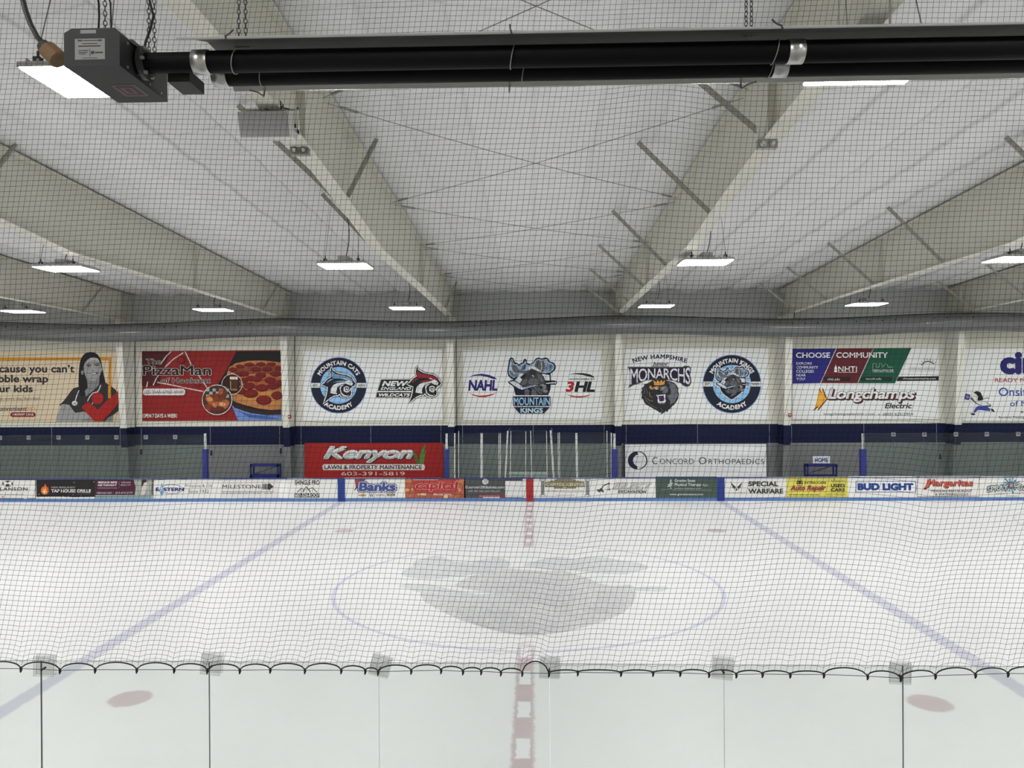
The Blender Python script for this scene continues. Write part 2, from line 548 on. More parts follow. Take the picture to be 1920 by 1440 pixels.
ice_poly([(315, 415), (330, 395), (375, 372), (385, 345), (440, 330), (480, 316), (530, 318), (560, 332), (600, 348), (660, 350), (740, 338), (800, 325), (850, 328), (885, 345), (900, 365), (860, 385), (760, 395), (640, 420), (520, 440), (430, 440), (345, 430)], LOGO_B)
ice_poly([(960, 365), (1060, 335), (1150, 320), (1240, 335), (1300, 322), (1400, 325), (1480, 342), (1570, 352), (1622, 368), (1625, 385), (1570, 400), (1500, 415), (1400, 412), (1300, 405), (1180, 395), (1060, 380)], LOGO_B)
ice_poly([(300, 477), (350, 462), (470, 468), (560, 488), (800, 530), (920, 538), (900, 552), (760, 556), (560, 538), (400, 508)], LOGO_B)
ice_poly([(1500, 490), (1640, 478), (1720, 480), (1738, 492), (1690, 508), (1560, 503), (1500, 505)], LOGO_B)
ice_poly([(440, 462), (560, 432), (640, 424), (720, 412), (640, 445), (600, 470), (640, 490), (820, 516), (720, 522), (560, 490)], LOGO_C)
ice_poly([(1170, 392), (1240, 396), (1400, 418), (1470, 440), (1520, 470), (1440, 478), (1360, 462), (1300, 432)], LOGO_C)
ice_poly([(880, 382), (1000, 378), (1140, 396), (1080, 398), (960, 392)], LOGO_C)
ice_poly([(820, 470), (960, 440), (1140, 450), (1240, 500), (1230, 560), (1160, 600), (1020, 560), (900, 520)], LOGO_D)
ice_poly([(560, 600), (720, 580), (900, 610), (1080, 690), (1180, 690), (1080, 728), (920, 728), (740, 690)], LOGO_D)
ice_poly([(1340, 500), (1480, 520), (1500, 570), (1400, 620), (1300, 600), (1360, 560)], LOGO_D)
struct(mb.build('floor'), 'white ice sheet with blue lines, red centre line and grey centre logo')

mb = MB()
mb.box(-31, 31, 12.97, 17.6, -0.12, -0.02, M_CONC)
mb.box(-31, 31, -24, -12.97, -0.12, -0.02, M_CONC)
struct(mb.build('floor_2'), 'concrete floor around the ice')

# far wall: grey below, dark blue stripe, beige panels, liner on top
mb = MB()
for z0, z1, m in ((-0.1, 2.012, M_WALLLOW), (2.012, 2.885, M_WALLBLUE), (2.885, 7.5, M_WALLUP), (7.5, 9.3, M_WALLTOP)):
    mb.box(-31, 31, WALL_Y, WALL_Y+0.25, z0, z1, m)
for fx in FRAMES[:-1]:
    for k in (0.45, 3.75, 7.05):
        x = fx+k
        mb.box(x-0.008, x+0.008, WALL_Y-0.006, WALL_Y, 0.0, 2.885, M_SEAM)
    mb.box(fx+0.16, fx+0.19, WALL_Y-0.01, WALL_Y, 2.885, 7.5, M_SEAMDK)
# folds of the liner
for i in range(150):
    x = -30+i*0.4+random.uniform(-0.05, 0.05)
    mb.box(x-0.02, x+0.02, WALL_Y-0.02, WALL_Y, 7.5, 9.3, M_WALLTOP)
struct(mb.build('wall_far'), 'far wall with dark blue stripe')
mb = MB(); mb.box(-31.3, -31, -24, 17.6, -0.1, 11, M_WALLUP); struct(mb.build('wall_left'))
mb = MB(); mb.box(31, 31.3, -24, 17.6, -0.1, 11, M_WALLUP); struct(mb.build('wall_right'))
mb = MB(); mb.box(-31, 31, -24.3, -24, -0.1, 11, M_WALLUP); struct(mb.build('wall_near'))

# roof lining: white vinyl quilt, seams run up the slope, sagging between purlins
def ceiling_mat():
    m, t, b = base_mat('white_vinyl_lining')
    tc = t.n('ShaderNodeTexCoord'); co = tc.outputs['Object']
    mp = t.n('ShaderNodeMapping'); t.put(mp.inputs[0], co); mp.inputs['Scale'].default_value = (0.6, 1.6, 1)
    f = t.noise(mp.outputs[0], 1.5, 5.0)
    sx = t.n('ShaderNodeSeparateXYZ'); t.put(sx.inputs[0], co)
    u = t.m('DIVIDE', t.m('ADD', sx.outputs[0], 3.6), 1.27)
    wn = t.n('ShaderNodeTexWhiteNoise', noise_dimensions='1D'); t.put(wn.inputs['W'], t.m('FLOOR', u))
    side = t.sm(t.m('ABSOLUTE', t.m('SUBTRACT', sx.outputs[0], 0.21)), 3.7, 4.0, 0.35, 1.0)
    tone = t.m('MULTIPLY', t.m('SUBTRACT', wn.outputs['Value'], 0.5), side)          # random tone per strip, painted in for the shading of the sagging bands
    seam = t.m('MULTIPLY', t.sm(t.m('ABSOLUTE', t.m('SUBTRACT', t.m('FRACT', u), 0.5)), 0.43, 0.495), t.m('MULTIPLY', side, 0.22))
    pur = t.m('FRACT', t.m('DIVIDE', sx.outputs[1], 1.52))
    purlin_shade = t.m('MULTIPLY', t.sm(t.m('ABSOLUTE', t.m('SUBTRACT', pur, 0.5)), 0.45, 0.5), 0.10)  # faint shadow band at each purlin, painted into the colour
    val = t.m('SUBTRACT', t.m('MULTIPLY_ADD', tone, 0.20, 1.0), t.m('ADD', seam, purlin_shade))
    cb = t.mix(f, (0.69, 0.695, 0.685, 1), (0.765, 0.77, 0.76, 1))
    vm = t.n('ShaderNodeVectorMath', operation='SCALE'); t.put(vm.inputs[0], cb); t.put(vm.inputs['Scale'], val)
    t.put(b.inputs['Base Color'], vm.outputs[0])
    b.inputs['Roughness'].default_value = 0.55
    b.inputs['Specular IOR Level'].default_value = 0.3
    bp = t.n('ShaderNodeBump'); bp.inputs['Strength'].default_value = 0.8; bp.inputs['Distance'].default_value = 0.10
    mp2 = t.n('ShaderNodeMapping'); t.put(mp2.inputs[0], co); mp2.inputs['Scale'].default_value = (0.5, 2.2, 1)
    t.put(bp.inputs['Height'], t.noise(mp2.outputs[0], 1.4, 5.0))
    t.put(b.inputs['Normal'], bp.outputs[0])
    return m
M_ROOF = ceiling_mat()
mb = MB()
nx, ny = 434, 150
xs = [-31+62*i/nx for i in range(nx+1)]
ys = [17.55-41.5*j/ny for j in range(ny+1)]
vs = []
for j, y in enumerate(ys):
    for i, x in enumerate(xs):
        u = ((x+3.6) % 7.62)/7.62*6
        fr = u % 1.0
        strip = int((x+31)/1.27)
        saw = 0.10*fr*(1 if (strip*7) % 3 else -0.7)           # each strip hangs a little differently
        pillow = -0.11*math.sin(PI*fr)
        purl = -0.05*abs(math.sin(PI*(y-17.3)/1.52))
        wob = 0.02*math.sin(x*1.3+y*2.1)*math.sin(y*0.9-x*0.4)
        near = abs(((x+3.6+3.81) % 7.62)-3.81)
        win = min(1.0, max(0.0, (near-0.12)/0.7))
        mid = 0.5 if -3.6 < x < 4.02 else 1.0
        vs.append((x, y, roof_z(y)+0.015+win*(mid*(saw+pillow)+purl*(2-mid)+wob)))
fs = []
for j in range(ny):
    for i in range(nx):
        a = j*(nx+1)+i
        fs.append((a, a+1, a+nx+2, a+nx+1))
mb.add(vs, fs, M_ROOF)
struct(mb.build('ceiling', smooth=True), 'white quilted roof lining')
# roof deck above the lining keeps the hall closed
mb = MB()
for a, b in ((17.6, RIDGE_Y), (RIDGE_Y, -24.3)):
    za, zb = roof_z(a)+0.35, roof_z(b)+0.35
    mb.add([(-31.3, a, za), (31.3, a, za), (31.3, b, zb), (-31.3, b, zb)], [(0, 1, 2, 3)], M_WALLTOP)
struct(mb.build('ceiling_2'))

# steel frames: tapered column, tapered rafter, stiffeners, flange braces
LOW = [(-23.5, 8.75), (-14, 9.02), (-9, 8.92), (-6, 8.74), (-3, 8.47), (0.1, 8.12), (6.6, 8.06), (12.0, 7.98), (16.12, 7.88)]
def low_z(y): return interp(LOW, y)
where = ['far left edge of the hall', 'second from the left end', 'third from the left, over the pizza banner side', 'left of the centre bay',
         'right of the centre bay', 'over the home bench', 'second from the right end', 'far right end of the hall']
beam_labels = ['beige steel roof beam half hidden behind the others at the left end',
    'beige steel roof beam low at the left edge, two bays left of the speaker beam',
    'beige steel roof beam and column between the nurse banner and pizza banner bays',
    'beige steel roof beam that carries the white loudspeaker',
    'beige steel roof beam with long row of braces, right side of the cross-braced bay',
    'beige steel roof beam and column just left of the college banner',
    'beige steel roof beam and column just right of the college banner',
    'beige steel roof beam hidden at the far right end']
for fi, fx in enumerate(FRAMES):
    root = thing('roof_beam', beam_labels[fi], 'beam', (fx, 16.9, 0), 'tapered steel roof beams')
    root['kind'] = 'thing'
    # column
    mb = MB()
    def col_y(z): return 16.78-(16.78-16.12)*z/7.9
    for z0, z1, m in ((0.0, 1.96, M_WALLLOW), (1.96, 2.86, M_WALLBLUE), (2.86, 7.9, M_COL)):
        for dx, w in ((0, 0.15), ):
            vs = []
            for z in (z0, z1):
                for x in (fx-w, fx+w):
                    for y in (col_y(z), col_y(z)+0.02):
                        vs.append((x, y, z))
            mb.add(vs, [(0, 2, 3, 1), (4, 5, 7, 6), (0, 4, 6, 2), (1, 3, 7, 5), (0, 1, 5, 4), (2, 6, 7, 3)], m)
        mb.prism([(col_y(z0), z0), (WALL_Y-0.02, z0), (WALL_Y-0.02, z1), (col_y(z1), z1)], lambda a, b: (fx-0.008, a, b), (0.016, 0, 0), m)
        mb.box(fx-0.15, fx+0.15, WALL_Y-0.03, WALL_Y-0.005, z0, z1, m)
    mb.build('column', root)
    # web of the rafter
    mb = MB()
    low = [p for p in LOW]
    top = [(17.27, roof_z(17.27)-0.05), (RIDGE_Y, roof_z(RIDGE_Y)-0.05), (-23.5, roof_z(-23.5)-0.05)]
    mb.prism(low+[(17.27, 7.86)]+top, lambda a, b: (fx-0.008, a, b), (0.016, 0, 0), M_BEAM)
    for y in (16.14, 7.0, -6.2, -12.5):
        mb.box(fx-0.14, fx+0.14, y-0.008, y+0.008, low_z(y)+0.01, roof_z(y)-0.06, M_BEAM)
    mb.build('web', root)
    mb = MB()
    for (y0, z0), (y1, z1) in zip(LOW, LOW[1:]):
        vs = [(x, y, z+dz) for (y, z) in ((y0, z0), (y1, z1)) for x in (fx-0.15, fx+0.15) for dz in (-0.012, 0.012)]
        mb.add(vs, [(0, 1, 3, 2), (4, 6, 7, 5), (0, 4, 5, 1), (2, 3, 7, 6), (0, 2, 6, 4), (1, 5, 7, 3)], M_BEAM)
    mb.box(fx-0.15, fx+0.15, 16.1, WALL_Y-0.02, 7.86, 7.89, M_BEAM)
    mb.build('lower_flange', root)
    mb = MB()
    for a, b in ((17.27, RIDGE_Y), (RIDGE_Y, -23.5)):
        mb.bar((fx, a, roof_z(a)-0.06), (fx, b, roof_z(b)-0.06), 0.3, 0.024, M_BEAM)
    mb.build('upper_flange', root)
    # angle braces from the lower flange out to the purlins
    for side in (-1, 1):
        if side < 0:
            Ys = (-6.0, -2.2, 3.1, 7.4, 11.5, 15.1)
        else:
            Ys = ()
        if fx < 0:
            Ys = {-1: (-3.5, 1.2, 8.2), 1: (-3.4, 13.2)}[side]
        for y in Ys:
            mb = MB()
            z0, z1 = low_z(y)+0.03, roof_z(y)-0.1
            ddx, ddy = 1.62, 0.02
            if fx < 0: ddx, ddy = (0.55, 0.8) if side > 0 else (1.65, -0.9 if y < -3 else 0.0)
            z1 = roof_z(y+ddy)-0.1
            p, q = Vector((fx+side*0.13, y, z0)), Vector((fx+side*ddx, y+ddy, z1))
            mb.bar(p, q, 0.10, 0.008, M_BRACE, up=(0, 1, 0))
            mb.bar(p+Vector((0, 0.046, 0)), q+Vector((0, 0.046, 0)), 0.008, 0.10, M_BRACE, up=(0, 1, 0))
            mb.build('flange_brace', root)

# rod bracing in the bay between the two middle frames
NODES = [-11.4, -4.84, 1.7, 6.7, 11.8, 16.9]
rl = ['nearest', 'second', 'third', 'fourth', 'farthest']
for i, (a, b) in enumerate(zip(NODES, NODES[1:])):
    for s in (0, 1):
        x0, x1 = -3.5, 3.92
        ya, yb = (a+0.15, b-0.15) if s == 0 else (b-0.15, a+0.15)
        za, zb = roof_z(ya)-0.22, roof_z(yb)-0.22
        mb = MB()
        n = 8
        pts = []
        for k in range(n+1):
            q = k/n
            pts.append((x0+(x1-x0)*q, ya+(yb-ya)*q, za+(zb-za)*q-0.08*math.sin(PI*q)-0.02*s))
        mb.tube(pts, 0.008, M_WIRE, 6)
        for e, d in ((0, 1), (-1, -2)):
            p, q = Vector(pts[e]), Vector(pts[d])
            dd = (q-p).normalized()
            mb.tube([p+dd*0.25, p+dd*0.6], 0.025, M_WIRE, 6)
        o = mb.build('brace_rod', origin=pts[0])
        tag(o, 'thin steel brace rod under the centre roof, %s cross, %s' % (rl[i], 'far end right' if s == 0 else 'far end left'), 'brace rod', 'cross brace rods under the roof')

# rink boards of the far side
root = thing('rink_boards', 'long white rink boards with light blue kick strip on the far side of the ice', 'boards', (0, 13.05, 0))
mb = MB(); mb.box(-30.5, 30.5, 12.955, 13.12, 0.0, 0.925, M_BOARD); mb.build('board_face', root)
mb = MB(); mb.box(-30.5, 30.5, 12.935, 12.955, 0.0, 0.135, M_KICK); mb.build('kick_strip', root)
mb = MB(); mb.box(-30.5, 30.5, 12.93, 13.16, 0.925, 0.955, M_NAVY); mb.build('cap_rail', root)
for x, m, n in ((-7.77, M_BLUE, 'blue_line_marker'), (7.77, M_BLUE, 'blue_line_marker'), (0, M_RED, 'centre_line_marker')):
    mb = MB()
    mb.box(x-0.15, x+0.15, 12.929, 12.955, 0.0, 0.925, m)
    mb.build(n, root)
root = thing('rink_boards', 'white rink boards below the near glass', 'boards', (0, -13.05, 0))
mb = MB(); mb.box(-30.5, 30.5, -13.12, -12.985, 0.0, 1.0, M_BOARD); mb.build('board_face', root)
mb = MB(); mb.box(-30.5, 30.5, -13.16, -12.93, 1.0, 1.05, M_NAVY); mb.build('cap_rail', root)
# ------------------------------------------------------------------ lamps
def make_light(loc, label):
    x, y, z = loc
    root = thing('high_bay_light', label, 'ceiling light', loc, 'LED high bay lights hung from the roof')
    w, d = 0.63, 0.47
    mb = MB()
    mb.box(x-w, x+w, y-d, y+d, z+0.012, z+0.06, M_HOUSE)
    for a, b, c, e in ((x-w, x+w, y-d, y-d+0.02), (x-w, x+w, y+d-0.02, y+d), (x-w, x-w+0.02, y-d, y+d), (x+w-0.02, x+w, y-d, y+d), (x-w, x+w, y-0.012, y+0.012)):
        mb.box(a, b, c, e, z+0.0, z+0.015, M_HOUSE)
    for k in range(9):
        xx = x-w+0.1+k*(2*w-0.2)/8
        mb.box(xx-0.015, xx+0.015, y-d-0.02, y-d+0.01, z+0.015, z+0.05, M_HOUSE)
        mb.box(xx-0.012, xx+0.012, y-d+0.02, y+d-0.02, z+0.06, z+0.10, M_HOUSE)
    mb.build('housing', root)
    for a, b in ((y-d+0.02, y-0.012), (y+0.012, y+d-0.02)):
        mb = MB()
        mb.box(x-w+0.02, x+w-0.02, a, b, z-0.015, z+0.011, M_LAMP)
        mb.build('diffuser', root)
    mb = MB(); mb.box(x-0.13, x+0.13, y-0.3, y+0.3, z+0.10, z+0.22, M_HOUSE); mb.build('driver_box', root)
    for sx in (-1, 1):
        mb = MB()
        hx = x+sx*0.42
        mb.box(hx-0.04, hx+0.04, y-d+0.03, y-d+0.10, z+0.06, z+0.13, M_DKMETAL)
        mb.tube([(hx, y-d+0.065, z+0.12), (hx, y-d+0.065, z+0.2)], 0.015, M_DKMETAL, 6)
        mb.build('hook', root)
        mb = MB()
        mb.tube([(hx, y-d+0.065, z+0.2), (hx-sx*0.1, y, roof_z(y)-0.02)], 0.007, M_WIRE, 5)
        mb.build('suspension_wire', root)
    mb = MB()
    pts = []
    for k in range(13):
        q = k/12
        pts.append((x+0.02+0.22*math.sin(PI*q*0.9)*(1-q)-0.05*q, y-0.1, z+0.2+(roof_z(y)-z-0.2)*q))
    mb.tube(pts, 0.011, M_RUBBER, 6)
    mb.build('power_cord', root)
    return root
LX = [-27.3, -19.75, -12.12, -4.67, 4.72, 12.6, 20.2, 27.8]
LROWS = [(-18.2, 8.9), (-9.3, 8.5), (1.3, 7.9), (10.95, 7.75)]
vis = {(1, 3): 'LED panel light behind the grey heater box, top left', (1, 4): 'LED panel light peeking out below the black heater tubes',
       (2, 2): 'LED panel light hung low at the left edge, nearer row', (2, 3): 'LED panel light left of the centre bay, nearer row with long hanging wires',
       (2, 4): 'LED panel light right of the centre bay, nearer row', (2, 5): 'LED panel light cut off by the right edge, nearer row',
       (3, 1): 'LED panel light cut off by the left edge, in the far row above the duct', (3, 2): 'LED panel light above the duct over the pizza banner',
       (3, 3): 'LED panel light above the duct over the red cat emblem', (3, 4): 'LED panel light above the duct over the lion emblem',
       (3, 5): 'LED panel light above the duct over the college banner'}
LDX = {(2, 5): -0.2, (3, 5): 0.2, (2, 4): -0.15, (3, 4): 0.15, (1, 4): -0.6, (1, 3): -0.42, (2, 2): 0.1, (3, 2): -0.1}
first = None
for r, (ly, lz) in enumerate(LROWS):
    for c, lx in enumerate(LX):
        lab = vis.get((r, c))
        if lab is None:
            lab = 'LED panel light outside the picture'
        make_light((lx+LDX.get((r, c), 0), ly, lz), lab)

# ------------------------------------------------------------------ air duct along the far wall
root = thing('air_duct', 'long grey fabric air duct sagging in waves in front of the far wall', 'air duct', (0, 15.5, 7.3))
DR = 0.39
def duct_z(x): return 7.28+0.10*math.cos(2*PI*(x-4.0)/15.24)
mb = MB(); pts = [(-30.9+61.8*i/160, 15.5+0.03*math.sin(i*0.7), duct_z(-30.9+61.8*i/160)) for i in range(161)]
mb.tube(pts, DR, M_DUCT, 28, cap=True); mb.build('tube', root, smooth=True)
mb = MB(); mb.tube([(x, y-0.02, z+DR+0.01) for x, y, z in pts], 0.022, M_DKMETAL, 6); mb.build('hanging_track', root)
mb = MB()
for i in range(112):
    x = -30.6+i*0.553
    a = math.radians(150)
    c = Vector((x, 15.5+math.cos(a)*DR, duct_z(x)+math.sin(a)*DR))
    mb.disc(c, (0, math.cos(a), math.sin(a)), 0.03, 0.02, M_RUBBER, 8)
mb.build('air_holes', root)['kind'] = 'stuff'
for fx in FRAMES:
    mb = MB(); mb.tube([(fx, 15.48, duct_z(fx)+DR), (fx, 15.48, low_z(15.5))], 0.012, M_DKMETAL, 6); mb.build('hanger', root)

# ------------------------------------------------------------------ tube heater over the stand
HY = -14.846
root = thing('tube_heater', 'black twin-tube gas heater with long reflector across the top of the picture', 'heater', (-1.0, HY, 6.36))
X0, X1 = -1.38, 4.6
mb = MB(); mb.tube([(X0+0.02, HY, 6.345), (X1, HY, 6.345)], 0.050, M_BLACK, 24); mb.build('heater_tube', root, smooth=True)
mb = MB(); mb.tube([(X0+0.02, -14.626, 6.371), (X1, -14.626, 6.371)], 0.050, M_BLACK, 24); mb.build('heater_tube', root, smooth=True)
# folded reflector: lips low at both sides, roof above the tubes
prof = [(-14.955, 6.402), (-14.945, 6.409), (-14.80, 6.474), (-14.74, 6.486), (-14.60, 6.488), (-14.53, 6.475), (-14.46, 6.41), (-14.415, 6.376), (-14.395, 6.381), (-14.395, 6.388)]
mb = MB()
M_REFL = mat('dull_reflector', (0.45, 0.45, 0.43), 0.25, metal=0.9, var=0.2, scale=5, stretch=(0.4, 4, 4))
n = len(prof)
inner = [(X0-0.02+0.02*i*0, y, z) for i, (y, z) in enumerate(prof)]
def off(p): return (p[0], p[1]+0.003)
A = [(X0-(0.05 if i < 3 else 0), y, z) for i, (y, z) in enumerate(prof)] + [(X1, y, z) for y, z in prof]
B = [(x, y, z+0.004) for x, y, z in A]
fs = []
for i in range(n-1):
    fs.append((i, i+1, n+i+1, n+i)); fs.append((2*n+i, 3*n+i, 3*n+i+1, 2*n+i+1))
for e in (0, n):
    for i in range(n-1): fs.append((e+i, e+i+1, 2*n+e+i+1, 2*n+e+i))
fs += [(0, n, 3*n, 2*n), (n-1, 2*n-1, 4*n-1, 3*n-1)]
M_REFLDARK = mat('reflector_tube_reflection', (0.035, 0.034, 0.033), 0.45, metal=0.6, var=0.2, scale=5, stretch=(0.4, 4, 4))  # same metal darkened: reflection of the black tubes put into its colour
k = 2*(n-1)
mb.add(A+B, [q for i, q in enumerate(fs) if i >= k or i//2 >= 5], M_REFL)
mb.add(A+B, [q for i, q in enumerate(fs) if i < k and i//2 < 5], M_REFLDARK)
mb.tube([(X0-0.05, -14.953, 6.407), (X1, -14.953, 6.407)], 0.006, M_ALU, 6)
mb.build('reflector', root)
# clamp collars
for cx in (-1.36, 1.36):
    w = 0.035
    mb = MB(); mb.tube([(cx-w, HY, 6.345), (cx+w, HY, 6.345)], 0.0545, M_CHROME, 24); mb.build('coupling_collar', root, smooth=True)
    mb = MB(); mb.tube([(cx-w+0.0, -14.626, 6.371), (cx+w, -14.626, 6.371)], 0.0545, M_CHROME, 24); mb.build('coupling_collar', root, smooth=True)
# wire loops and clips
for cx in (-1.2, 0.08, 1.27):
    for dx, yy, zz in ((0, HY, 6.345), (0.05, -14.626, 6.371)):
        mb = MB()
        ring = [(cx+dx+0.012*math.sin(q), yy+0.054*math.cos(q), zz+0.054*math.sin(q)) for q in [2*PI*k/20 for k in range(20)]]
        mb.tube(ring, 0.0025, M_WIRE, 5, closed=True); mb.build('tube_ring', root)
    mb = MB()
    mb.tube([(cx+0.0, -14.965, 6.39), (cx-0.005, -14.955, 6.415), (cx-0.01, -14.90, 6.45), (cx-0.012, -14.85, 6.49)], 0.004, M_DKMETAL, 6)
    mb.build('reflector_hook', root)
    mb = MB()
    mb.tube([(cx-0.02, -14.62, 6.30), (cx-0.024, -14.50, 6.335), (cx-0.03, -14.40, 6.352), (cx-0.03, -14.385, 6.395)], 0.004, M_DKMETAL, 6)
    mb.build('reflector_hook', root)
# burner pipe, small air box under it
mb = MB(); mb.tube([(-1.70, HY, 6.345), (X0+0.04, HY, 6.345)], 0.046, M_BLACK, 24)
mb.disc((-1.628, HY, 6.345), (1, 0, 0), 0.075, 0.02, M_DKMETAL, 24)
for k in range(6):
    a = k*PI/3; mb.disc((-1.61, HY+0.062*math.cos(a), 6.345+0.062*math.sin(a)), (1, 0, 0), 0.008, 0.015, M_WIRE, 6)
mb.build('burner_pipe', root)
mb = MB(); mb.box(-1.545, -1.44, -14.80, -14.64, 6.275, 6.33, M_GREYBOX); mb.build('air_box', root)
# burner box: chamfered steel housing
mb = MB()
bx0, bx1, bz0, bz1, by0, by1 = -1.905, -1.655, 6.265, 6.432, -15.016, -14.574
sec = [(bx0, bz0), (bx1, bz0), (bx1, bz1-0.02), (bx1-0.02, bz1), (bx0+0.035, bz1), (bx0, bz1-0.02)]
mb.prism(sec, lambda a, b: (a, by0, b), (0, by1-by0, 0), M_GREYBOX)
for x in (bx0+0.01, bx1-0.01):
    pass
burner = mb.build('burner_box', root)
def sub(name, fn):
    m2 = MB(); fn(m2); return m2.build(name, burner)
PAPER = ink((150, 150, 148), 1.0)
PRINT = ink((60, 60, 62), 1.0)
def lbl(m2):
    x0, x1, z0, z1, y = -1.855, -1.72, 6.293, 6.385, by0
    m2.box(x0, x1, y-0.0015, y, z0, z1, PAPER)
    def r(a, b, c, d): m2.box(x0+a*(x1-x0), x0+b*(x1-x0), y-0.0025, y-0.0012, z1-d*(z1-z0), z1-c*(z1-z0), PRINT)
    r(.10, .24, .05, .12); r(.76, .90, .05, .12); r(.27, .73, .07, .10)
    r(.25, .75, .22, .25); r(.12, .85, .33, .38); r(.12, .45, .55, .58); r(.12, .42, .64, .67); r(.14, .36, .72, .75); r(.50, .51, .48, .86); r(.54, .64, .60, .74); r(.67, .93, .64, .70); r(.25, .75, .92, .94)
sub('rating_label', lbl)
def lbl2(m2):
    m2.box(-1.83, -1.76, by0-0.0015, by0, 6.408, 6.424, PAPER)
sub('small_label', lbl2)
def lbl3(m2):
    R1, R2 = ink((105, 62, 66), 1.6), ink((125, 112, 112), 1.6)
    m2.box(-1.82, -1.70, -14.80, -14.66, bz0-0.0015, bz0, R2)
    m2.box(-1.805, -1.72, -14.785, -14.675, bz0-0.003, bz0-0.0012, R1)
    m2.box(-1.79, -1.735, -14.77, -14.70, bz0-0.004, bz0-0.0028, R2)
    m2.box(-1.775, -1.75, -14.76, -14.71, bz0-0.005, bz0-0.0038, R1)
sub('caution_label', lbl3)
def scr(m2):
    for y in (-14.95, -14.86, -14.75, -14.64):
        for z in (bz0+0.02, bz1-0.04):
            m2.disc((bx1, y, z), (1, 0, 0), 0.006, 0.006, M_WIRE, 8)
    m2.box(bx1, bx1+0.012, -14.93, -14.70, bz1-0.03, bz1-0.012, M_DKMETAL)
    m2.disc((bx0-0.008, -14.90, 6.36), (1, 0, 0), 0.03, 0.02, M_DKMETAL, 16)
sub('side_screws', scr)

# hose with taped fitting
def pix_path(pts, d):
    out = []
    for px, py in pts:
        out.append(onY(px, py, -18.346+d))
    return out
mb = MB()
mb.tube(pix_path([(10, -120), (28, -60), (40, -10), (48, 20), (57, 45), (70, 70), (88, 88)], 3.5), 0.012, M_DKMETAL, 10)
mb.tube(pix_path([(20, -420), (10, -260), (10, -120)], 3.5), 0.012, M_DKMETAL, 10)
o = mb.build('gas_hose', smooth=True, origin=pix_path([(88, 88)], 3.5)[0])
tag(o, 'dark flexible gas hose curving down to the grey heater box', 'hose')
a, b = pix_path([(86, 90), (112, 114)], 3.5)
mb = MB(); mb.tube([a, a+(b-a)*0.1, a+(b-a)*0.9, b], [0.030, 0.042, 0.044, 0.038], M_BROWN, 12)
mb.disc(a-(b-a)*0.12, b-a, 0.03, 0.02, M_DKMETAL, 10)
o = mb.build('hose_fitting', smooth=False, origin=a)
tag(o, 'brown taped fitting where the gas hose joins the grey heater box', 'pipe fitting')

# chains
def link_chain(mb, p, q, pitch=0.023, r=0.0022):
    p, q = Vector(p), Vector(q)
    L = (q-p).length
    n = int(L/pitch)
    d = (q-p)/L
    s = d.cross(Vector((0, 1, 0))).normalized()
    t = d.cross(s)
    for i in range(n):
        c = p+d*(pitch*(i+0.5))
        a = s if i % 2 else t
        a = (s*math.cos(0.6)+t*math.sin(0.6)) if i % 2 else (t*math.cos(0.6)-s*math.sin(0.6))
        pts = []
        for k in range(10):
            ang = 2*PI*k/10
            pts.append(c + d*(math.sin(ang)*(pitch*0.62)) + a*(math.cos(ang)*0.0078))
        mb.tube(pts, r, M_DKMETAL, 4, closed=True)
chains = [('hanging chain above the left end of the grey heater box', (-1.84, -14.80, 6.43), 0.0),
          ('hanging chain above the right side of the grey heater box', (-1.66, -14.72, 6.43), 0.014),
          ('doubled hanging chain at the left end of the black heater tubes', (-1.235, -14.68, 6.485), 0.017),
          ('doubled hanging chain right of centre on the black heater tubes', (1.195, -14.70, 6.487), 0.013)]
for lab, p, sp in chains:
    mb = MB()
    x, y, z = p
    if sp == 0.0:
        link_chain(mb, (x, y, z), (x-0.03, y, roof_z(y)-0.1))
        mb.tube([(x+0.03, y, z-0.004), (x+0.025, y, z+0.22), (x+0.0, y, z+0.30)], 0.004, M_RUBBER, 6)
    else:
        link_chain(mb, (x-sp, y, z), (x+0.004, y, roof_z(y)-0.1))
        link_chain(mb, (x+sp, y, z), (x+0.008, y+0.01, roof_z(y)-0.1))
        mb.tube([(x-sp-0.02, y, z+0.003), (x+sp+0.02, y, z+0.003)], 0.005, M_DKMETAL, 6)
    o = mb.build('chain', origin=p)
    tag(o, lab, 'chain', 'chains holding up the heater')
mb = MB()
pp = [(-1.70, -14.72, 6.43), (-1.69, -14.72, 6.50), (-1.66, -14.73, 6.56), (-1.645, -14.73, 6.62), (-1.67, -14.73, 6.72), (-1.67, -14.73, 7.6), (-1.67, -14.73, 10.0)]
mb.tube(pp, 0.006, M_RUBBER, 8)
tag(mb.build('power_cable', smooth=True, origin=pp[0]), 'black electric cable looping up from the grey heater box', 'cable')
for px, py0, lab in ((1573, 50, 'thin hanging wire behind the heater, in front of the right roof beam'), (1669, 50, 'short steel hanger rod behind the heater near the right corner')):
    p = onY(px, py0, -13.9)
    mb = MB(); mb.tube([(p.x, -13.9, p.z-0.25), (p.x, -13.9, roof_z(-13.9)-0.05)], 0.004 if px < 1600 else 0.007, M_WIRE, 6)
    tag(mb.build('hanger_wire', origin=(p.x, -13.9, p.z-0.25)), lab, 'wire')

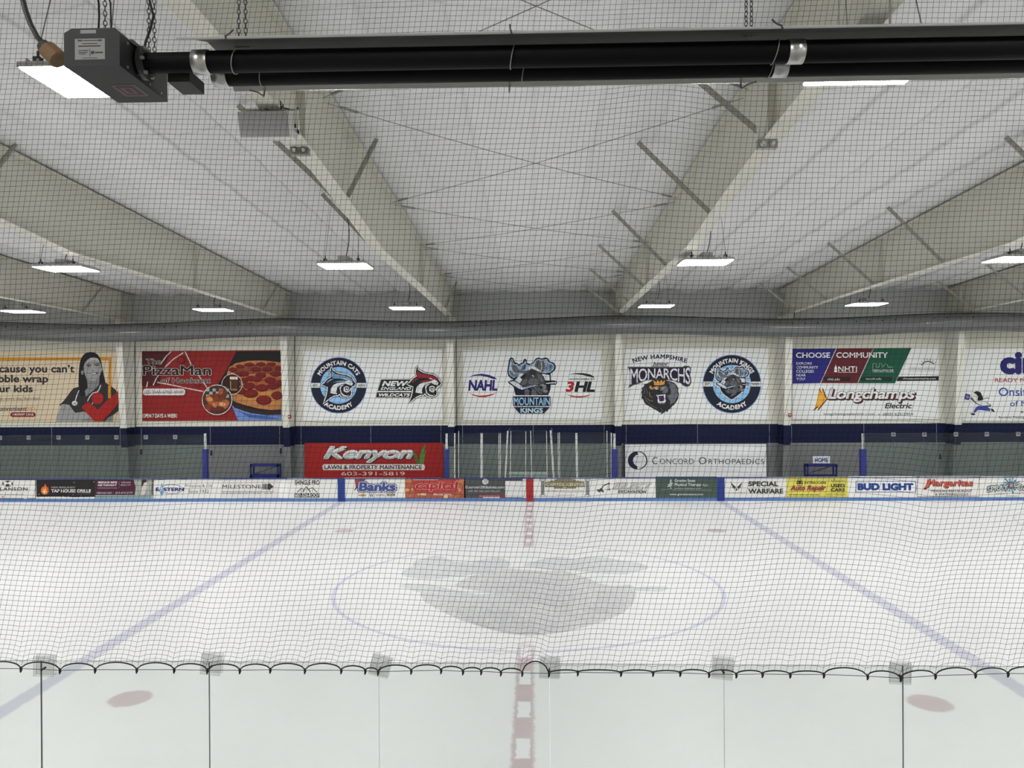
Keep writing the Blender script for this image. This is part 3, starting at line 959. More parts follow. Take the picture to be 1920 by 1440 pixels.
# ------------------------------------------------------------------ loudspeaker and twin emergency lamps on the beams
c = onY(504, 240, -7.4)
M_EMG = mat('grey_lamp_case', (0.30, 0.30, 0.27), 0.5, var=0.05)
root = thing('loudspeaker', 'white box loudspeaker with grey grille under the left roof beam', 'speaker', (c.x, c.y, c.z))
w, h = 0.385, 0.17
mb = MB()
sec = [(-0.17, h+0.02), (0.17, h), (0.21, -0.05), (0.02, -h-0.03), (-0.12, -h)]
mb.prism([(-0.20, h), (0.20, h+0.02), (0.22, 0.0), (0.06, -h), (-0.10, -h)], lambda a, b: (c.x-w, c.y+a, c.z+b), (2*w, 0, 0), M_SPK)
mb.build('cabinet', root)
mb = MB()
mb.prism([(-0.215, h-0.01), (-0.20, h-0.01), (-0.10, -h+0.005), (-0.115, -h+0.005)], lambda a, b: (c.x-w+0.015, c.y+a, c.z+b), (2*w-0.07, 0, 0), M_GRILLE)
mb.build('grille', root)
mb = MB()
zt = low_z(-7.4)-0.012
mb.box(c.x-w+0.04, c.x+w+0.05, c.y-0.03, c.y+0.03, h+c.z+0.085, h+c.z+0.11, M_SPK)
mb.box(c.x-w+0.04, c.x-w+0.06, c.y-0.03, c.y+0.03, c.z+h-0.02, h+c.z+0.11, M_SPK)
mb.box(c.x+w+0.03, c.x+w+0.05, c.y-0.03, c.y+0.03, c.z-0.08, h+c.z+0.11, M_SPK)
mb.box(c.x+w, c.x+w+0.05, c.y-0.03, c.y+0.03, c.z-0.08, c.z-0.04, M_SPK)
mb.box(c.x-0.12, c.x-0.06, c.y-0.03, c.y+0.03, h+c.z+0.1, zt, M_SPK)
mb.build('bracket', root)
for dx in (-0.10, 0.20):
    px = c.x+dx
    mb = MB()
    mb.tube([(px-0.02, c.y-0.05, c.z+h+0.09), (px+0.03, c.y-0.05, c.z+h+0.13), (px-0.01, c.y-0.06, c.z+h+0.20), (px+0.0, c.y-0.05, zt)], 0.010, M_RUBBER, 6)
    mb.tube([(px+0.03, c.y-0.06, c.z+h+0.10), (px+0.12, c.y-0.06, c.z+h+0.07)], 0.009, M_RUBBER, 6)
    mb.build('cable', root)
mb = MB(); mb.disc((c.x+w+0.005, c.y-0.02, c.z+0.02), (1, 0, 0), 0.03, 0.02, M_DKMETAL, 12); mb.build('dial', root)

for px, py, yy, lab in ((563, 284, -5.9, 'small twin-head emergency lamp under the left roof beam beside the loudspeaker'), (1438, 271, -6.5, 'small twin-head emergency lamp under the right roof beam')):
    c = onY(px, py, yy)
    root = thing('emergency_lamp', lab, 'emergency light', (c.x, c.y, c.z), 'twin emergency lamps on the beams')
    mb = MB(); mb.box(c.x-0.15, c.x+0.15, c.y-0.05, c.y+0.06, c.z-0.065, c.z+0.075, M_EMG)
    mb.box(c.x-0.15, c.x-0.05, c.y-0.03, c.y+0.03, c.z+0.07, low_z(yy), M_SPK)
    mb.build('housing', root)
    for sx in (-0.075, 0.075):
        mb = MB(); mb.disc((c.x+sx, c.y-0.065, c.z), (0, 1, 0.15), 0.058, 0.04, M_LENS, 16, 0.045)
        mb.disc((c.x+sx, c.y-0.085, c.z), (0, 1, 0.15), 0.03, 0.03, M_SPK, 12)
        mb.build('lamp_head', root)

# ------------------------------------------------------------------ net, its edge rope and cable
NY = -13.02
TIES_PX = [(-90, 1253), (-30, 1253), (40, 1253), (113, 1256), (179, 1255), (257, 1255), (327, 1255), (389, 1256), (450, 1256), (507, 1255), (572, 1256), (640, 1256), (685, 1257), (709, 1259), (771, 1257), (827, 1256), (868, 1258), (902, 1258), (939, 1260), (979, 1261), (1029, 1262), (1083, 1260), (1164, 1261), (1224, 1261), (1275, 1261), (1329, 1263), (1380, 1264), (1429, 1263), (1481, 1264), (1544, 1264), (1626, 1267), (1688, 1271), (1753, 1266), (1828, 1264), (1889, 1262), (1960, 1263), (2040, 1264), (2110, 1264)]
TIES = [onY(px, py, NY) for px, py in TIES_PX]
SAG = {19: 0.078, 20: 0.016, 12: 0.02, 24: 0.022, 25: 0.026, 26: 0.022, 27: 0.02, 28: 0.02, 21: 0.015, 22: 0.016, 23: 0.012}
# keep going past the edges of the view
step = 0.24
while TIES[0].x > -6.2: TIES.insert(0, TIES[0]-Vector((step, 0, 0))); SAG = {k+1: v for k, v in SAG.items()}
while TIES[-1].x < 6.2: TIES.append(TIES[-1]+Vector((step, 0, -0.0)))
rope = []
for i in range(len(TIES)-1):
    a, b = TIES[i], TIES[i+1]
    h = SAG.get(i, min(0.048, 0.17*(b.x-a.x)))
    for k in range(10):
        q = k/10
        s = 4*q*(1-q)
        s = s**0.62
        rope.append(Vector((a.x+(b.x-a.x)*q, NY, a.z+(b.z-a.z)*q+h*s+0.002)))
rope.append(TIES[-1])
def rope_z(x):
    lo, hi = 0, len(rope)-1
    while hi-lo > 1:
        mid = (lo+hi)//2
        if rope[mid].x <= x: lo = mid
        else: hi = mid
    a, b = rope[lo], rope[hi]
    q = min(max((x-a.x)/((b.x-a.x) or 1), 0), 1)
    return a.z+(b.z-a.z)*q
net = thing('safety_net', 'black square-mesh spectator net hanging across the whole view down to the glass', 'net', (0, NY, 2.85))
CW, CH = 0.0402, 0.0358
ZT = 8.9
cols = int(12.0/CW); rows = int((ZT-2.86)/CH)
GX, GZ = [], []
def net_pt(i, j):
    """knot of column i, row j (j = 0 at the bottom rope)"""
    z = 2.86+j*CH
    h = z-2.86
    x = -6.9+i*CW
    sh = 0.235*min(h, 2.2)+0.13*max(h-2.2, 0)
    xx = x+sh
    xx += 0.007*math.sin(z*3.1+x*1.7)+0.004*math.sin(z*7.3-x*2.9)
    sag = 0.012*math.sin(xx*1.9+z*1.1)+0.009*math.sin(xx*4.3-z*2.3+1.0)*math.exp(-h/3)
    # gathered folds above the clips
    for cx, am in ((0.27, 0.05), (2.71, 0.06), (-2.15, 0.02), (1.48, 0.015)):
        dx = xx-cx-0.16*h
        sag -= am*math.exp(-(dx/0.16)**2)*math.exp(-h/0.9)
    # a slack spot high in the middle and one on the right
    sag += 0.05*math.exp(-((xx-1.05)/0.35)**2)*math.exp(-((z-6.75)/0.5)**2)
    sag -= 0.04*math.exp(-((xx-1.35)/0.5)**2)*math.exp(-((z-5.7)/0.35)**2)
    sag -= 0.05*math.exp(-((xx-3.1)/0.6)**2)*math.exp(-((z-3.9)/0.35)**2)
    zz = z+sag
    bot = rope_z(xx)
    # near the bottom the knots follow the rope
    q = math.exp(-h/0.16)
    zz = zz*(1-q)+(bot+h)*q
    return Vector((xx, NY-0.015*math.sin(xx*2.2+z*1.4)*min(h, 1), zz))
G = [[net_pt(i, j) for j in range(rows+1)] for i in range(cols+1)]
nm = MB()
sl = nm.slot(M_NET)
NV, NF = [], []
R0 = 0.0012
OFF = [(0.0, R0), (-R0*0.87, -R0*0.5), (R0*0.87, -R0*0.5)]
def strand(pts, vertical):
    o = len(NV)
    for p in pts:
        for a, b in OFF:
            if vertical: NV.append((p.x+a, p.y+b, p.z))
            else: NV.append((p.x, p.y+b, p.z+a))
    for i in range(len(pts)-1):
        for k in range(3):
            l = (k+1) % 3
            NF.append((o+3*i+k, o+3*i+l, o+3*i+3+l, o+3*i+3+k))
for i in range(cols+1):
    pts = [G[i][j] for j in range(rows+1)]
    strand(pts, True)
for j in range(1, rows+1):
    strand([G[i][j] for i in range(cols+1)], False)
nm.v, nm.f = NV, NF
nm.mi = [sl]*len(NF)
o = nm.build('mesh_twine', net)
o['kind'] = 'stuff'
mb = MB(); mb.tube(rope, 0.0049, M_RUBBER, 7); mb.build('edge_rope', net, smooth=True)
mb = MB()
for p in TIES:
    mb.tube([p+Vector((0, -0.006, 0.012)), p+Vector((0.002, -0.006, -0.010)), p+Vector((-0.002, -0.006, -0.028))], [0.008, 0.009, 0.004], M_RUBBER, 6)
mb.build('tie_knots', net)
mb = MB(); mb.tube([(-7, NY, ZT+0.02), (7, NY, ZT+0.02)], 0.008, M_RUBBER, 6); mb.build('top_rope', net)
for x in (-5.5, -1.8, 1.9, 5.6):
    mb = MB(); mb.tube([(x, NY, ZT+0.02), (x, NY, roof_z(NY)-0.03)], 0.004, M_WIRE, 6); mb.build('hanging_line', net)
mb = MB(); mb.tube([p+Vector((0, 0.004, -0.004)) for p in TIES], 0.0022, M_DKMETAL, 6)
tag(mb.build('support_cable', origin=TIES[0]), 'thin steel cable running along the bottom edge of the black net', 'cable')

# ------------------------------------------------------------------ glass in front of the stand
GY = -12.99
JX = [-5.80, -4.585, -3.363, -2.148, -0.936, 0.268, 1.483, 2.713, 3.93, 5.15]
gl = ['far left, outside the first clip', 'leftmost whole pane', 'second whole pane from the left', 'third pane, left of the red line', 'fourth pane, over the red centre line',
      'fifth pane, right of the red line', 'sixth pane, below the right faceoff dot', 'pane at the right edge', 'pane beyond the right edge']
for i in range(len(JX)-1):
    a, b = JX[i]+0.002, JX[i+1]-0.002
    zt = 2.888-0.0025*i*0.8
    y0, y1 = GY, GY+0.012
    mb = MB()
    vs = [(x, y, z) for x in (a, b) for y in (y0, y1) for z in (1.05, zt)]
    mb.add(vs, [(0, 4, 5, 1), (2, 3, 7, 6)], M_GLASS)
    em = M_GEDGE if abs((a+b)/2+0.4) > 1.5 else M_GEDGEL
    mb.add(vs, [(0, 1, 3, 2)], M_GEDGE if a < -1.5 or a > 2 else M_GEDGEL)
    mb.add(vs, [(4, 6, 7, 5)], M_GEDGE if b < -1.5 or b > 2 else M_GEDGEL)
    mb.add(vs, [(1, 5, 7, 3)], M_GEDGE)
    o = mb.build('glass_screen', origin=((a+b)/2, GY, 1.05))
    tag(o, 'clear upright glass pane of the near barrier, '+gl[i], 'glass pane', 'near barrier glass panes')
CLIPS = [(83, 1249, 1.5, 0.012), (396, 1246, 5, 0.02), (713, 1249, 15, 0.004), (1030, 1252, 2, 0.006), (1355, 1254, 6, 0.014), (1688, 1263, 2.5, 0.014), (2025, 1262, 3, 0.01)]
cl = ['leftmost, square to the rim, over the blue line', 'second from the left, tilted a little', 'tilted strongly, left of the red line', 'just right of the red centre line',
      'second from the right, tilted a little', 'rightmost in view, left of the red dot', 'beyond the right edge']
for i, (px, py, rot, dz) in enumerate(CLIPS):
    c = onY(px, py, GY)
    root = thing('glass_clip', 'smoky plastic clip on a glass joint, '+cl[i], 'clip', (c.x, GY, c.z), 'plastic clips on the glass joints')
    a = math.radians(rot)
    for y0, y1, ddx, ddz in ((GY-0.008, GY-0.003, 0, 0), (GY+0.015, GY+0.020, 0.006 if i % 2 else 0.003, dz*0.5)):
        mb = MB()
        h = 0.0725
        q = [(-h, -h), (h, -h), (h, h), (-h, h)]
        P = [(c.x+ddx+x*math.cos(a)+z*math.sin(a), c.z+ddz-x*math.sin(a)+z*math.cos(a)) for x, z in q]
        vs = [(x, y0, z) for x, z in P]+[(x, y1, z) for x, z in P]
        mb.add(vs, [(0, 1, 2, 3), (7, 6, 5, 4)], M_CLIP)
        mb.add(vs, [(0, 4, 5, 1), (1, 5, 6, 2), (2, 6, 7, 3), (3, 7, 4, 0)], M_CLIPEDGE)
        mb.build('plate', root)
    mb = MB(); mb.disc((c.x, GY-0.01, c.z-0.015), (0, 1, 0), 0.008, 0.045, M_DKMETAL, 8); mb.build('bolt', root)

# ------------------------------------------------------------------ glass on the far boards
FY = 13.04
def far_pane(a, b, zt, lab, grp, y=FY):
    mb = MB()
    vs = [(x, yy, z) for x in (a+0.004, b-0.004) for yy in (y, y+0.012) for z in (0.955, zt)]
    mb.add(vs, [(0, 4, 5, 1), (2, 3, 7, 6)], M_FGLASS)
    mb.add(vs, [(0, 1, 3, 2), (4, 6, 7, 5)], M_GEDGE)
    mb.add(vs, [(1, 5, 7, 3)], M_GEDGEL)
    o = mb.build('glass_screen', origin=((a+b)/2, y, 0.955))
    return tag(o, lab, 'glass pane', grp)
def far_clip(x, z, lab):
    mb = MB()
    h = 0.085
    mb.box(x-h, x+h, FY-0.014, FY-0.004, z-h, z+h, ink((120, 124, 124), 0.8))
    mb.box(x-h*0.6, x+h*0.6, FY-0.018, FY-0.013, z-h*0.2, z+h*0.5, ink((80, 86, 90), 0.8))
    o = mb.build('glass_clip', origin=(x, FY, z))
    tag(o, lab, 'clip', 'clips on the far bench glass')
ords = ['first', 'second', 'third', 'fourth', 'fifth', 'sixth', 'seventh', 'eighth', 'ninth']
xs = [onY(p, 817, FY).x for p in (385, 328.5, 273.5, 218.5, 164, 110, 54, 0)]
while xs[-1] > -26: xs.append(xs[-1]-1.2)
for i in range(len(xs)-1):
    far_pane(xs[i+1], xs[i], 2.77, 'green tinted glass pane of the left far barrier, %s from its blue padded post' % (ords[i] if i < 9 else 'far out'), 'left far barrier glass panes')
    if i > 0: far_clip(xs[i], 2.68, 'small grey clip on the left far glass, %s from the blue padded post' % (ords[i-1] if i < 10 else 'far out'))
xs = [onY(p, 817, FY).x for p in (1618, 1675, 1733, 1792, 1850, 1909)]
while xs[-1] < 26: xs.append(xs[-1]+1.23)
for i in range(len(xs)-1):
    far_pane(xs[i], xs[i+1], 2.72, 'green tinted glass pane of the right far barrier, %s from its blue padded post' % (ords[i] if i < 9 else 'far out'), 'right far barrier glass panes')
    if i > 0: far_clip(xs[i], 2.67, 'small grey clip on the right far glass, %s from the blue padded post' % (ords[i-1] if i < 10 else 'far out'))
PAD = mat('blue_foam_pad', (0.012, 0.02, 0.17), 0.6, var=0.1)
for px, w, lab in ((385, 9, 'white post with blue pad where the left far glass ends'), (837.5, 9, 'white post with blue pad at the left end of the penalty box glass'),
                (1152, 11.5, 'white post with blue pad at the right end of the penalty box glass'), (1618, 10.5, 'white post with blue pad where the right far glass starts')):
    c = onY(px, 842, FY+0.03)
    root = thing('padded_post', lab, 'post', (c.x, c.y, 0.955), 'padded posts on the far boards')
    zt = onY(px, 813, FY).z
    mb = MB(); mb.box(c.x-0.045, c.x+0.045, FY+0.0, FY+0.06, 0.955, zt, M_ALU); mb.build('post', root)
    hw = w/2/46.0
    mb = MB(); mb.box(c.x-hw, c.x+hw, FY-0.05, FY+0.12, 0.957, c.z, PAD); mb.build('pad', root)

# penalty box glass and aluminium posts
pst = [(852.7, 2.6, 812, 852.7), (860, 1.4, 808, 860), (903, 5.2, 812, 903), (935.4, 1.7, 812, 935.4), (938.3, 1.7, 812, 938.3), (952, 3.4, 808, 947.5), (958, 1.8, 808, 956.5),
       (986, 1.6, 809, 985.5), (995, 1.8, 808, 997), (1024.6, 1.8, 808, 1026), (1032.5, 4.2, 807, 1038), (1046.3, 1.6, 811, 1047.0), (1049, 1.6, 811, 1049.5), (1080.6, 4.6, 812, 1082), (1138, 1.6, 808, 1138.5), (1146.2, 2.6, 812, 1146.2)]
for i, (px, w, pt, pb) in enumerate(pst):
    y = FY+0.02
    a, b = onY(px, pt, y), onY(pb, 894, y)
    b.z = 0.955
    mb = MB(); mb.bar(b, a, w/45.8*0.85, 0.05, M_ALU, up=(0, 1, 0))
    o = mb.build('glass_post', origin=b)
    tag(o, ('broad' if w > 3 else 'thin')+' upright aluminium post of the penalty box glass, %s from the left' % ['first', 'second', 'third', 'fourth', 'fifth', 'sixth', 'seventh', 'eighth', 'ninth', 'tenth', 'eleventh', 'twelfth', 'thirteenth', 'fourteenth', 'fifteenth', 'sixteenth'][i], 'post', 'aluminium posts of the penalty box glass')
brk = [842, 903, 937, 957, 995.5, 1026, 1048, 1081, 1148]
for i in range(len(brk)-1):
    tall = 3 <= i <= 4
    a, b = onY(brk[i], 850, FY).x, onY(brk[i+1], 850, FY).x
    far_pane(a, b, 2.89 if tall else 2.79, 'green tinted penalty box glass pane, %s from the left' % ords[i], 'penalty box glass panes')
# timekeeper's box behind: side glass running back, counter
for px, lab in ((954, 'left side glass of the timekeeper box'), (1036, 'right side glass of the timekeeper box, running back from the boards')):
    x = onY(px, 850, FY).x
    mb = MB()
    vs = [(xx, yy, z) for xx in (x-0.006, x+0.006) for yy in (FY+0.06, 15.1) for z in (-0.02, 2.88)]
    mb.add(vs, [(0, 1, 3, 2), (4, 6, 7, 5)], M_FGLASS)
    mb.add(vs, [(0, 4, 5, 1), (2, 3, 7, 6), (1, 5, 7, 3)], M_GEDGE)
    tag(mb.build('glass_screen', origin=(x, FY, 0)), lab, 'glass pane', 'side glass of the timekeeper box')
a, b = onY(954, 887, 13.7), onY(1027, 887, 13.7)
root = thing('counter', 'white timekeeper counter behind the middle of the penalty box glass', 'counter', (0, 13.7, -0.02))
mb = MB(); mb.box(a.x, b.x, 13.5, 14.1, a.z-0.04, a.z, M_BOARD); mb.build('worktop', root)
mb = MB(); mb.box(a.x+0.04, b.x-0.04, 13.56, 13.6, -0.02, a.z-0.04, M_BOARD); mb.build('front_panel', root)
for x in (a.x+0.05, b.x-0.09):
    mb = MB(); mb.box(x, x+0.04, 13.6, 14.06, -0.02, a.z-0.04, M_BOARD); mb.build('side_panel', root)

# blue open racks by the benches, and dark objects beside
RK = mat('blue_steel_frame', (0.010, 0.018, 0.17), 0.5, var=0.1)
for (x0, x1, zx, lab) in ((468.5, 522, 870.5, 'blue open metal rack on the far bench under the pizza banner'), (1513, 1570, 871, 'blue open metal rack on the far bench under the white home sign')):
    a, b = onY(x0, zx, 16.2), onY(x1, zx, 16.2)
    root = thing('open_rack', lab, 'rack', ((a.x+b.x)/2, 16.3, -0.02), 'blue racks on the far benches')
    for x in (a.x, b.x-0.07):
        for y in (16.2, 16.55):
            mb = MB(); mb.box(x, x+0.07, y, y+0.05, -0.02, a.z, RK); mb.build('upright', root)
    mb = MB(); mb.box(a.x, b.x, 16.2, 16.6, a.z-0.10, a.z, RK); mb.build('top_rail', root)
    mb = MB(); mb.box(a.x, b.x, 16.2, 16.6, a.z-0.62, a.z-0.48, RK); mb.build('shelf', root)
    mb = MB(); mb.bar((a.x+0.1, 16.57, a.z-0.48), (b.x-0.1, 16.57, a.z-0.1), 0.03, 0.03, RK); mb.build('diagonal_strut', root)
a = onY(452, 893, 16.4)
mb = MB(); mb.prism([(-0.3, 0), (0.3, 0), (0.26, 0.06), (0.1, 0.1), (-0.15, 0.09), (-0.28, 0.05)], lambda p, q: (a.x+p, 16.3, 0.42+q), (0, 0.25, 0), M_RUBBER)
mb.box(a.x-0.32, a.x+0.32, 16.28, 16.57, -0.02, 0.42, M_WALLLOW)
tag(mb.build('equipment_bin', origin=(a.x, 16.3, -0.02)), 'low bin with a black lid left of the blue rack on the far bench', 'bin')

# little things on the wall
for px, py, lab in ((265, 848, 'below the left side of the pizza banner'), (396.5, 850, 'right of the left padded post'), (526.5, 846, 'beside the rack under the pizza banner'), (1762, 857, 'on the far right, beyond the home bench')):
    c = onY(px, py, WALL_Y)
    root = thing('wall_hook', 'small black hook on the grey wall '+lab, 'hook', (c.x, WALL_Y, c.z), 'black hooks on the far wall')
    mb = MB(); mb.box(c.x-0.04, c.x+0.04, WALL_Y-0.03, WALL_Y-0.006, c.z-0.1, c.z+0.14, M_RUBBER); mb.build('plate', root)
    mb = MB(); mb.tube([(c.x, WALL_Y-0.03, c.z-0.02), (c.x, WALL_Y-0.10, c.z-0.06), (c.x, WALL_Y-0.11, c.z+0.01)], 0.016, M_RUBBER, 6); mb.build('prong', root)
for px, py, fx, lab in ((543, 781.5, -11.22, 'small red alarm box on the column right of the pizza banner'), (1480.5, 778, 11.64, 'small red alarm box on the column left of the college banner')):
    c = onY(px, py, 16.5)
    root = thing('alarm_box', lab, 'alarm', (c.x, 16.5, c.z), 'red alarm boxes on the columns')
    x0, x1 = (fx+0.15, c.x+0.06) if c.x > fx else (c.x-0.06, fx-0.15)
    mb = MB(); mb.box(min(x0, c.x-0.06), max(x1, c.x+0.06), 16.44, 16.56, c.z-0.08, c.z+0.08, M_RED); mb.build('case', root)
    mb = MB(); mb.box(c.x-0.035, c.x+0.035, 16.43, 16.44, c.z-0.02, c.z+0.035, M_BOARD); mb.build('lever_plate', root)
# ------------------------------------------------------------------ banners on the far wall
KW = 0.72
BY = WALL_Y-0.05
WHITE, NAVY, BLK = (198, 200, 200), (24, 28, 48), (26, 26, 28)
def fab(name, c, k, bump=0.02, sc=1.1):
    return mat(name, tuple(min(lin(v)/k, 0.92) for v in c), 0.5, var=0.03, bump=bump, bscale=sc, spec=0.25, stretch=(0.5, 1, 1.4))
F_WHITE = fab('white_vinyl', (203, 206, 206), 0.66)
F_TAN = fab('tan_vinyl', (196, 181, 157), KW, 0.006)
F_RED = fab('red_vinyl', (128, 27, 27), KW)
F_RED2 = fab('bright_red_vinyl', (160, 36, 36), 0.95, 0.035)
F_WHITE2 = fab('wrinkled_white_vinyl', (196, 197, 202), 0.62, 0.22, 0.8)

# nurse banner, left edge
A = Art(BY, KW)
A.view(0, 620, 4.234)
A.sheet(-175, 165, 947, 722, None, m=F_TAN)
OR = (190, 130, 45)
A.rect(-140, 213, 885, 237, OR); A.rect(862, 237, 885, 545, OR)
DKT = (48, 42, 48)
A.text('Because you can’t', -103, 270, 592, 352, DKT, 0.03)
A.text('bubble wrap', -112, 350, 384, 430, DKT, 0.03)
A.text('your kids', -105, 432, 262, 507, DKT, 0.03)
A.text('Open every day, 8am-8pm', -50, 528, 322, 556, (88, 80, 78))
A.text('Convenient', -50, 600, 213, 636, (45, 42, 55), 0.01)
A.text('MD', 217, 606, 282, 633, OR)
PR = (125, 32, 38)
A.rect(100, 648, 267, 685, PR); A.ell(101, 666.5, 18, 18.5, PR); A.ell(266, 666.5, 18, 18.5, PR)
A.text('URGENT CARE', 103, 657, 267, 675, (225, 215, 205), 0.02)
A.view(100, 650, 9.6)
SK, SK2, SK3, DK, DK2 = (142, 141, 143), (118, 117, 119), (165, 164, 166), (44, 44, 47), (26, 26, 28)
A.poly([(470, 720), (370, 745), (310, 810), (250, 900), (180, 985), (115, 1045), (140, 1080), (290, 1050), (400, 1190), (560, 1170), (650, 1250), (760, 1345), (1070, 1345), (1080, 1230), (1175, 1150), (1172, 900), (1130, 780), (1050, 715), (960, 660), (840, 640), (700, 620), (560, 660)], DK)
A.poly([(600, 110), (560, 135), (520, 185), (490, 250), (475, 330), (462, 450), (458, 560), (455, 680), (470, 790), (500, 900), (560, 890), (610, 800), (625, 700), (700, 640), (800, 620), (850, 650), (945, 665), (930, 590), (905, 490), (885, 400), (870, 290), (845, 210), (800, 140), (740, 105), (670, 95)], DK2)
A.poly([(610, 560), (622, 740), (570, 800), (590, 895), (660, 845), (745, 770), (820, 690), (838, 560), (700, 500)], SK2)
A.poly([(620, 235), (570, 290), (550, 370), (555, 440), (575, 510), (610, 570), (660, 605), (720, 618), (775, 600), (825, 555), (855, 490), (868, 400), (862, 310), (835, 240), (790, 200), (730, 190), (670, 200)], SK)
A.ell(525, 465, 22, 40, SK); A.ell(868, 415, 14, 30, SK)
A.poly([(650, 215), (720, 200), (800, 220), (840, 270), (760, 240), (690, 245), (600, 300)], SK3)
A.poly([(560, 300), (545, 230), (600, 150), (700, 120), (790, 150), (850, 240), (868, 330), (810, 215), (730, 185), (650, 205), (600, 240)], DK2)
A.ell(642, 345, 48, 17, SK2); A.ell(795, 332, 46, 17, SK2)
A.ell(642, 348, 34, 10, (40, 40, 42)); A.ell(792, 336, 34, 10, (40, 40, 42))
A.poly([(590, 325), (640, 308), (695, 322), (690, 332), (640, 320), (592, 336)], DK2)
A.poly([(745, 312), (790, 295), (845, 308), (843, 320), (790, 307), (748, 324)], DK2)
A.poly([(700, 340), (735, 345), (755, 410), (730, 428), (690, 415), (705, 390)], SK3)
A.ell(712, 422, 34, 8, SK2)
A.poly([(650, 470), (700, 475), (760, 465), (815, 455), (790, 495), (735, 512), (690, 502)], (62, 55, 57))
A.poly([(672, 482), (730, 480), (790, 468), (765, 490), (730, 500), (695, 496)], (210, 210, 208))
A.poly([(580, 520), (620, 590), (700, 625), (660, 630), (600, 590)], SK2)
A.poly([(150, 1040), (210, 1030), (290, 1050), (330, 1100), (390, 1190), (500, 1182), (620, 1175), (690, 1260), (760, 1345), (65, 1345), (75, 1240), (115, 1150)], SK)
for i in range(4): A.line([(125+i*8, 1150-i*32), (170, 1140-i*30), (245, 1160-i*30)], 6, SK2)
A.poly([(490, 1335), (580, 1300), (680, 1285), (740, 1340)], SK2)
A.poly([(1080, 1230), (1075, 1345), (940, 1345), (1000, 1270)], SK2)
A.line([(862, 690), (835, 760), (805, 812), (720, 835), (670, 890), (620, 980)], 17, (200, 198, 195))
A.line([(470, 785), (435, 870), (415, 930), (402, 985)], 17, (200, 198, 195))
A.line([(720, 1005), (700, 1040)], 15, (200, 198, 195))
A.ell(393, 1018, 50, 42, (205, 204, 200)); A.ell(393, 1018, 30, 24, (160, 160, 158))
RD = (150, 32, 28)
A.rect(995, 700, 1047, 930, OR)
A.ell(805, 930, 106, 108, RD)
A.poly([(515, 1090), (575, 1035), (632, 980), (720, 1055), (812, 1132), (900, 1040), (1000, 950), (1095, 875), (1172, 790), (1180, 1025), (1040, 1185), (880, 1347), (750, 1347), (640, 1225)], RD)
A.build('banner', 'tan banner with a smiling woman in dark scrubs and a red check mark', 'banner')

# pizza banner
A = Art(BY, KW)
A.view(220, 620, 4.235)
A.sheet(195, 163, 1300, 712, None, m=F_RED)
A.poly([(195, 163), (430, 163), (400, 230), (350, 330), (335, 440), (195, 440)], (70, 22, 24))
A.poly([(945, 163), (1300, 163), (1300, 712), (960, 712), (880, 560), (795, 430), (880, 290)], (30, 26, 28))
A.poly([(905, 590), (1010, 640), (1150, 668), (1300, 668), (1300, 712), (958, 712)], (98, 124, 182))
A.poly([(960, 640), (1080, 668), (1200, 680), (1290, 700), (1180, 705), (1050, 690)], (62, 84, 140))
A.poly([(900, 560), (1010, 606), (1150, 640), (1300, 640), (1300, 666), (1190, 672), (1060, 655), (930, 612)], (46, 32, 32))
A.poly([(880, 400), (870, 340), (890, 290), (940, 258), (1040, 240), (1150, 236), (1300, 252), (1300, 625), (1220, 630), (1120, 618), (1010, 590), (920, 560)], (168, 112, 66))
A.poly([(905, 400), (890, 340), (915, 300), (980, 268), (1080, 258), (1180, 256), (1300, 272), (1300, 590), (1180, 590), (1060, 568), (950, 520)], (176, 122, 66))
A.poly([(900, 330), (990, 275), (1150, 262), (1300, 280), (1300, 360), (1150, 340), (1000, 350)], (120, 62, 40))
A.poly([(960, 400), (1100, 350), (1300, 370), (1300, 460), (1180, 480), (1040, 450)], (150, 84, 48))
PEP, PEP2 = (112, 26, 26), (84, 20, 22)
for x, y, rx, ry in ((920, 310, 34, 20), (975, 285, 36, 17), (1050, 270, 40, 17), (1140, 266, 38, 16), (1225, 266, 36, 15), (1280, 300, 30, 18), (1000, 345, 48, 22), (1100, 308, 42, 20), (1190, 306, 40, 20), (1260, 345, 44, 22), (1140, 355, 44, 22),
                     (1060, 380, 40, 22), (1010, 395, 30, 24), (1110, 385, 42, 24), (1215, 395, 46, 26), (1285, 420, 30, 28), (1050, 440, 48, 28), (1150, 455, 52, 30), (1240, 440, 44, 28), (1060, 500, 62, 34), (985, 480, 40, 28), (1165, 552, 62, 38), (1270, 515, 44, 34), (960, 350, 30, 20)):
    A.ell(x, y, rx, ry, PEP2, 14); A.ell(x-2, y-3, rx*0.86, ry*0.8, PEP, 14)
LN = (190, 175, 172)
for q in ([(432, 163), (390, 205), (345, 268)], [(527, 175), (450, 225), (380, 292)], [(540, 165), (565, 215), (588, 268)], [(338, 340), (310, 385), (288, 434)], [(245, 405), (236, 448)], [(320, 410), (430, 430), (560, 458), (700, 486)], [(640, 345), (680, 400), (715, 452)]):
    A.line(q, 9, LN)
A.ell(510, 235, 34, 30, (96, 22, 24)); A.ell(510, 235, 24, 20, (128, 27, 27)); A.ell(640, 420, 30, 28, (96, 22, 24)); A.ell(640, 420, 20, 18, (128, 27, 27))
TO2 = [(0.03, (205, 190, 186))]
A.text('The', 232, 224, 352, 266, BLK, 0.015, 0, TO2)
A.text('PizzaMan', 207, 276, 748, 354, BLK, 0.02, 0, [(0.025, (205, 190, 186))], 1.0)
A.text('of Hooksett', 352, 374, 745, 417, BLK, 0.015, 0, TO2)
WP = (200, 196, 198)
A.rect(232, 460, 520, 513, WP); A.ell(233, 486.5, 26, 26.5, WP); A.ell(519, 486.5, 26, 26.5, WP)
A.text('LESS THAN A MILE AWAY', 220, 474, 532, 500, (60, 55, 58))
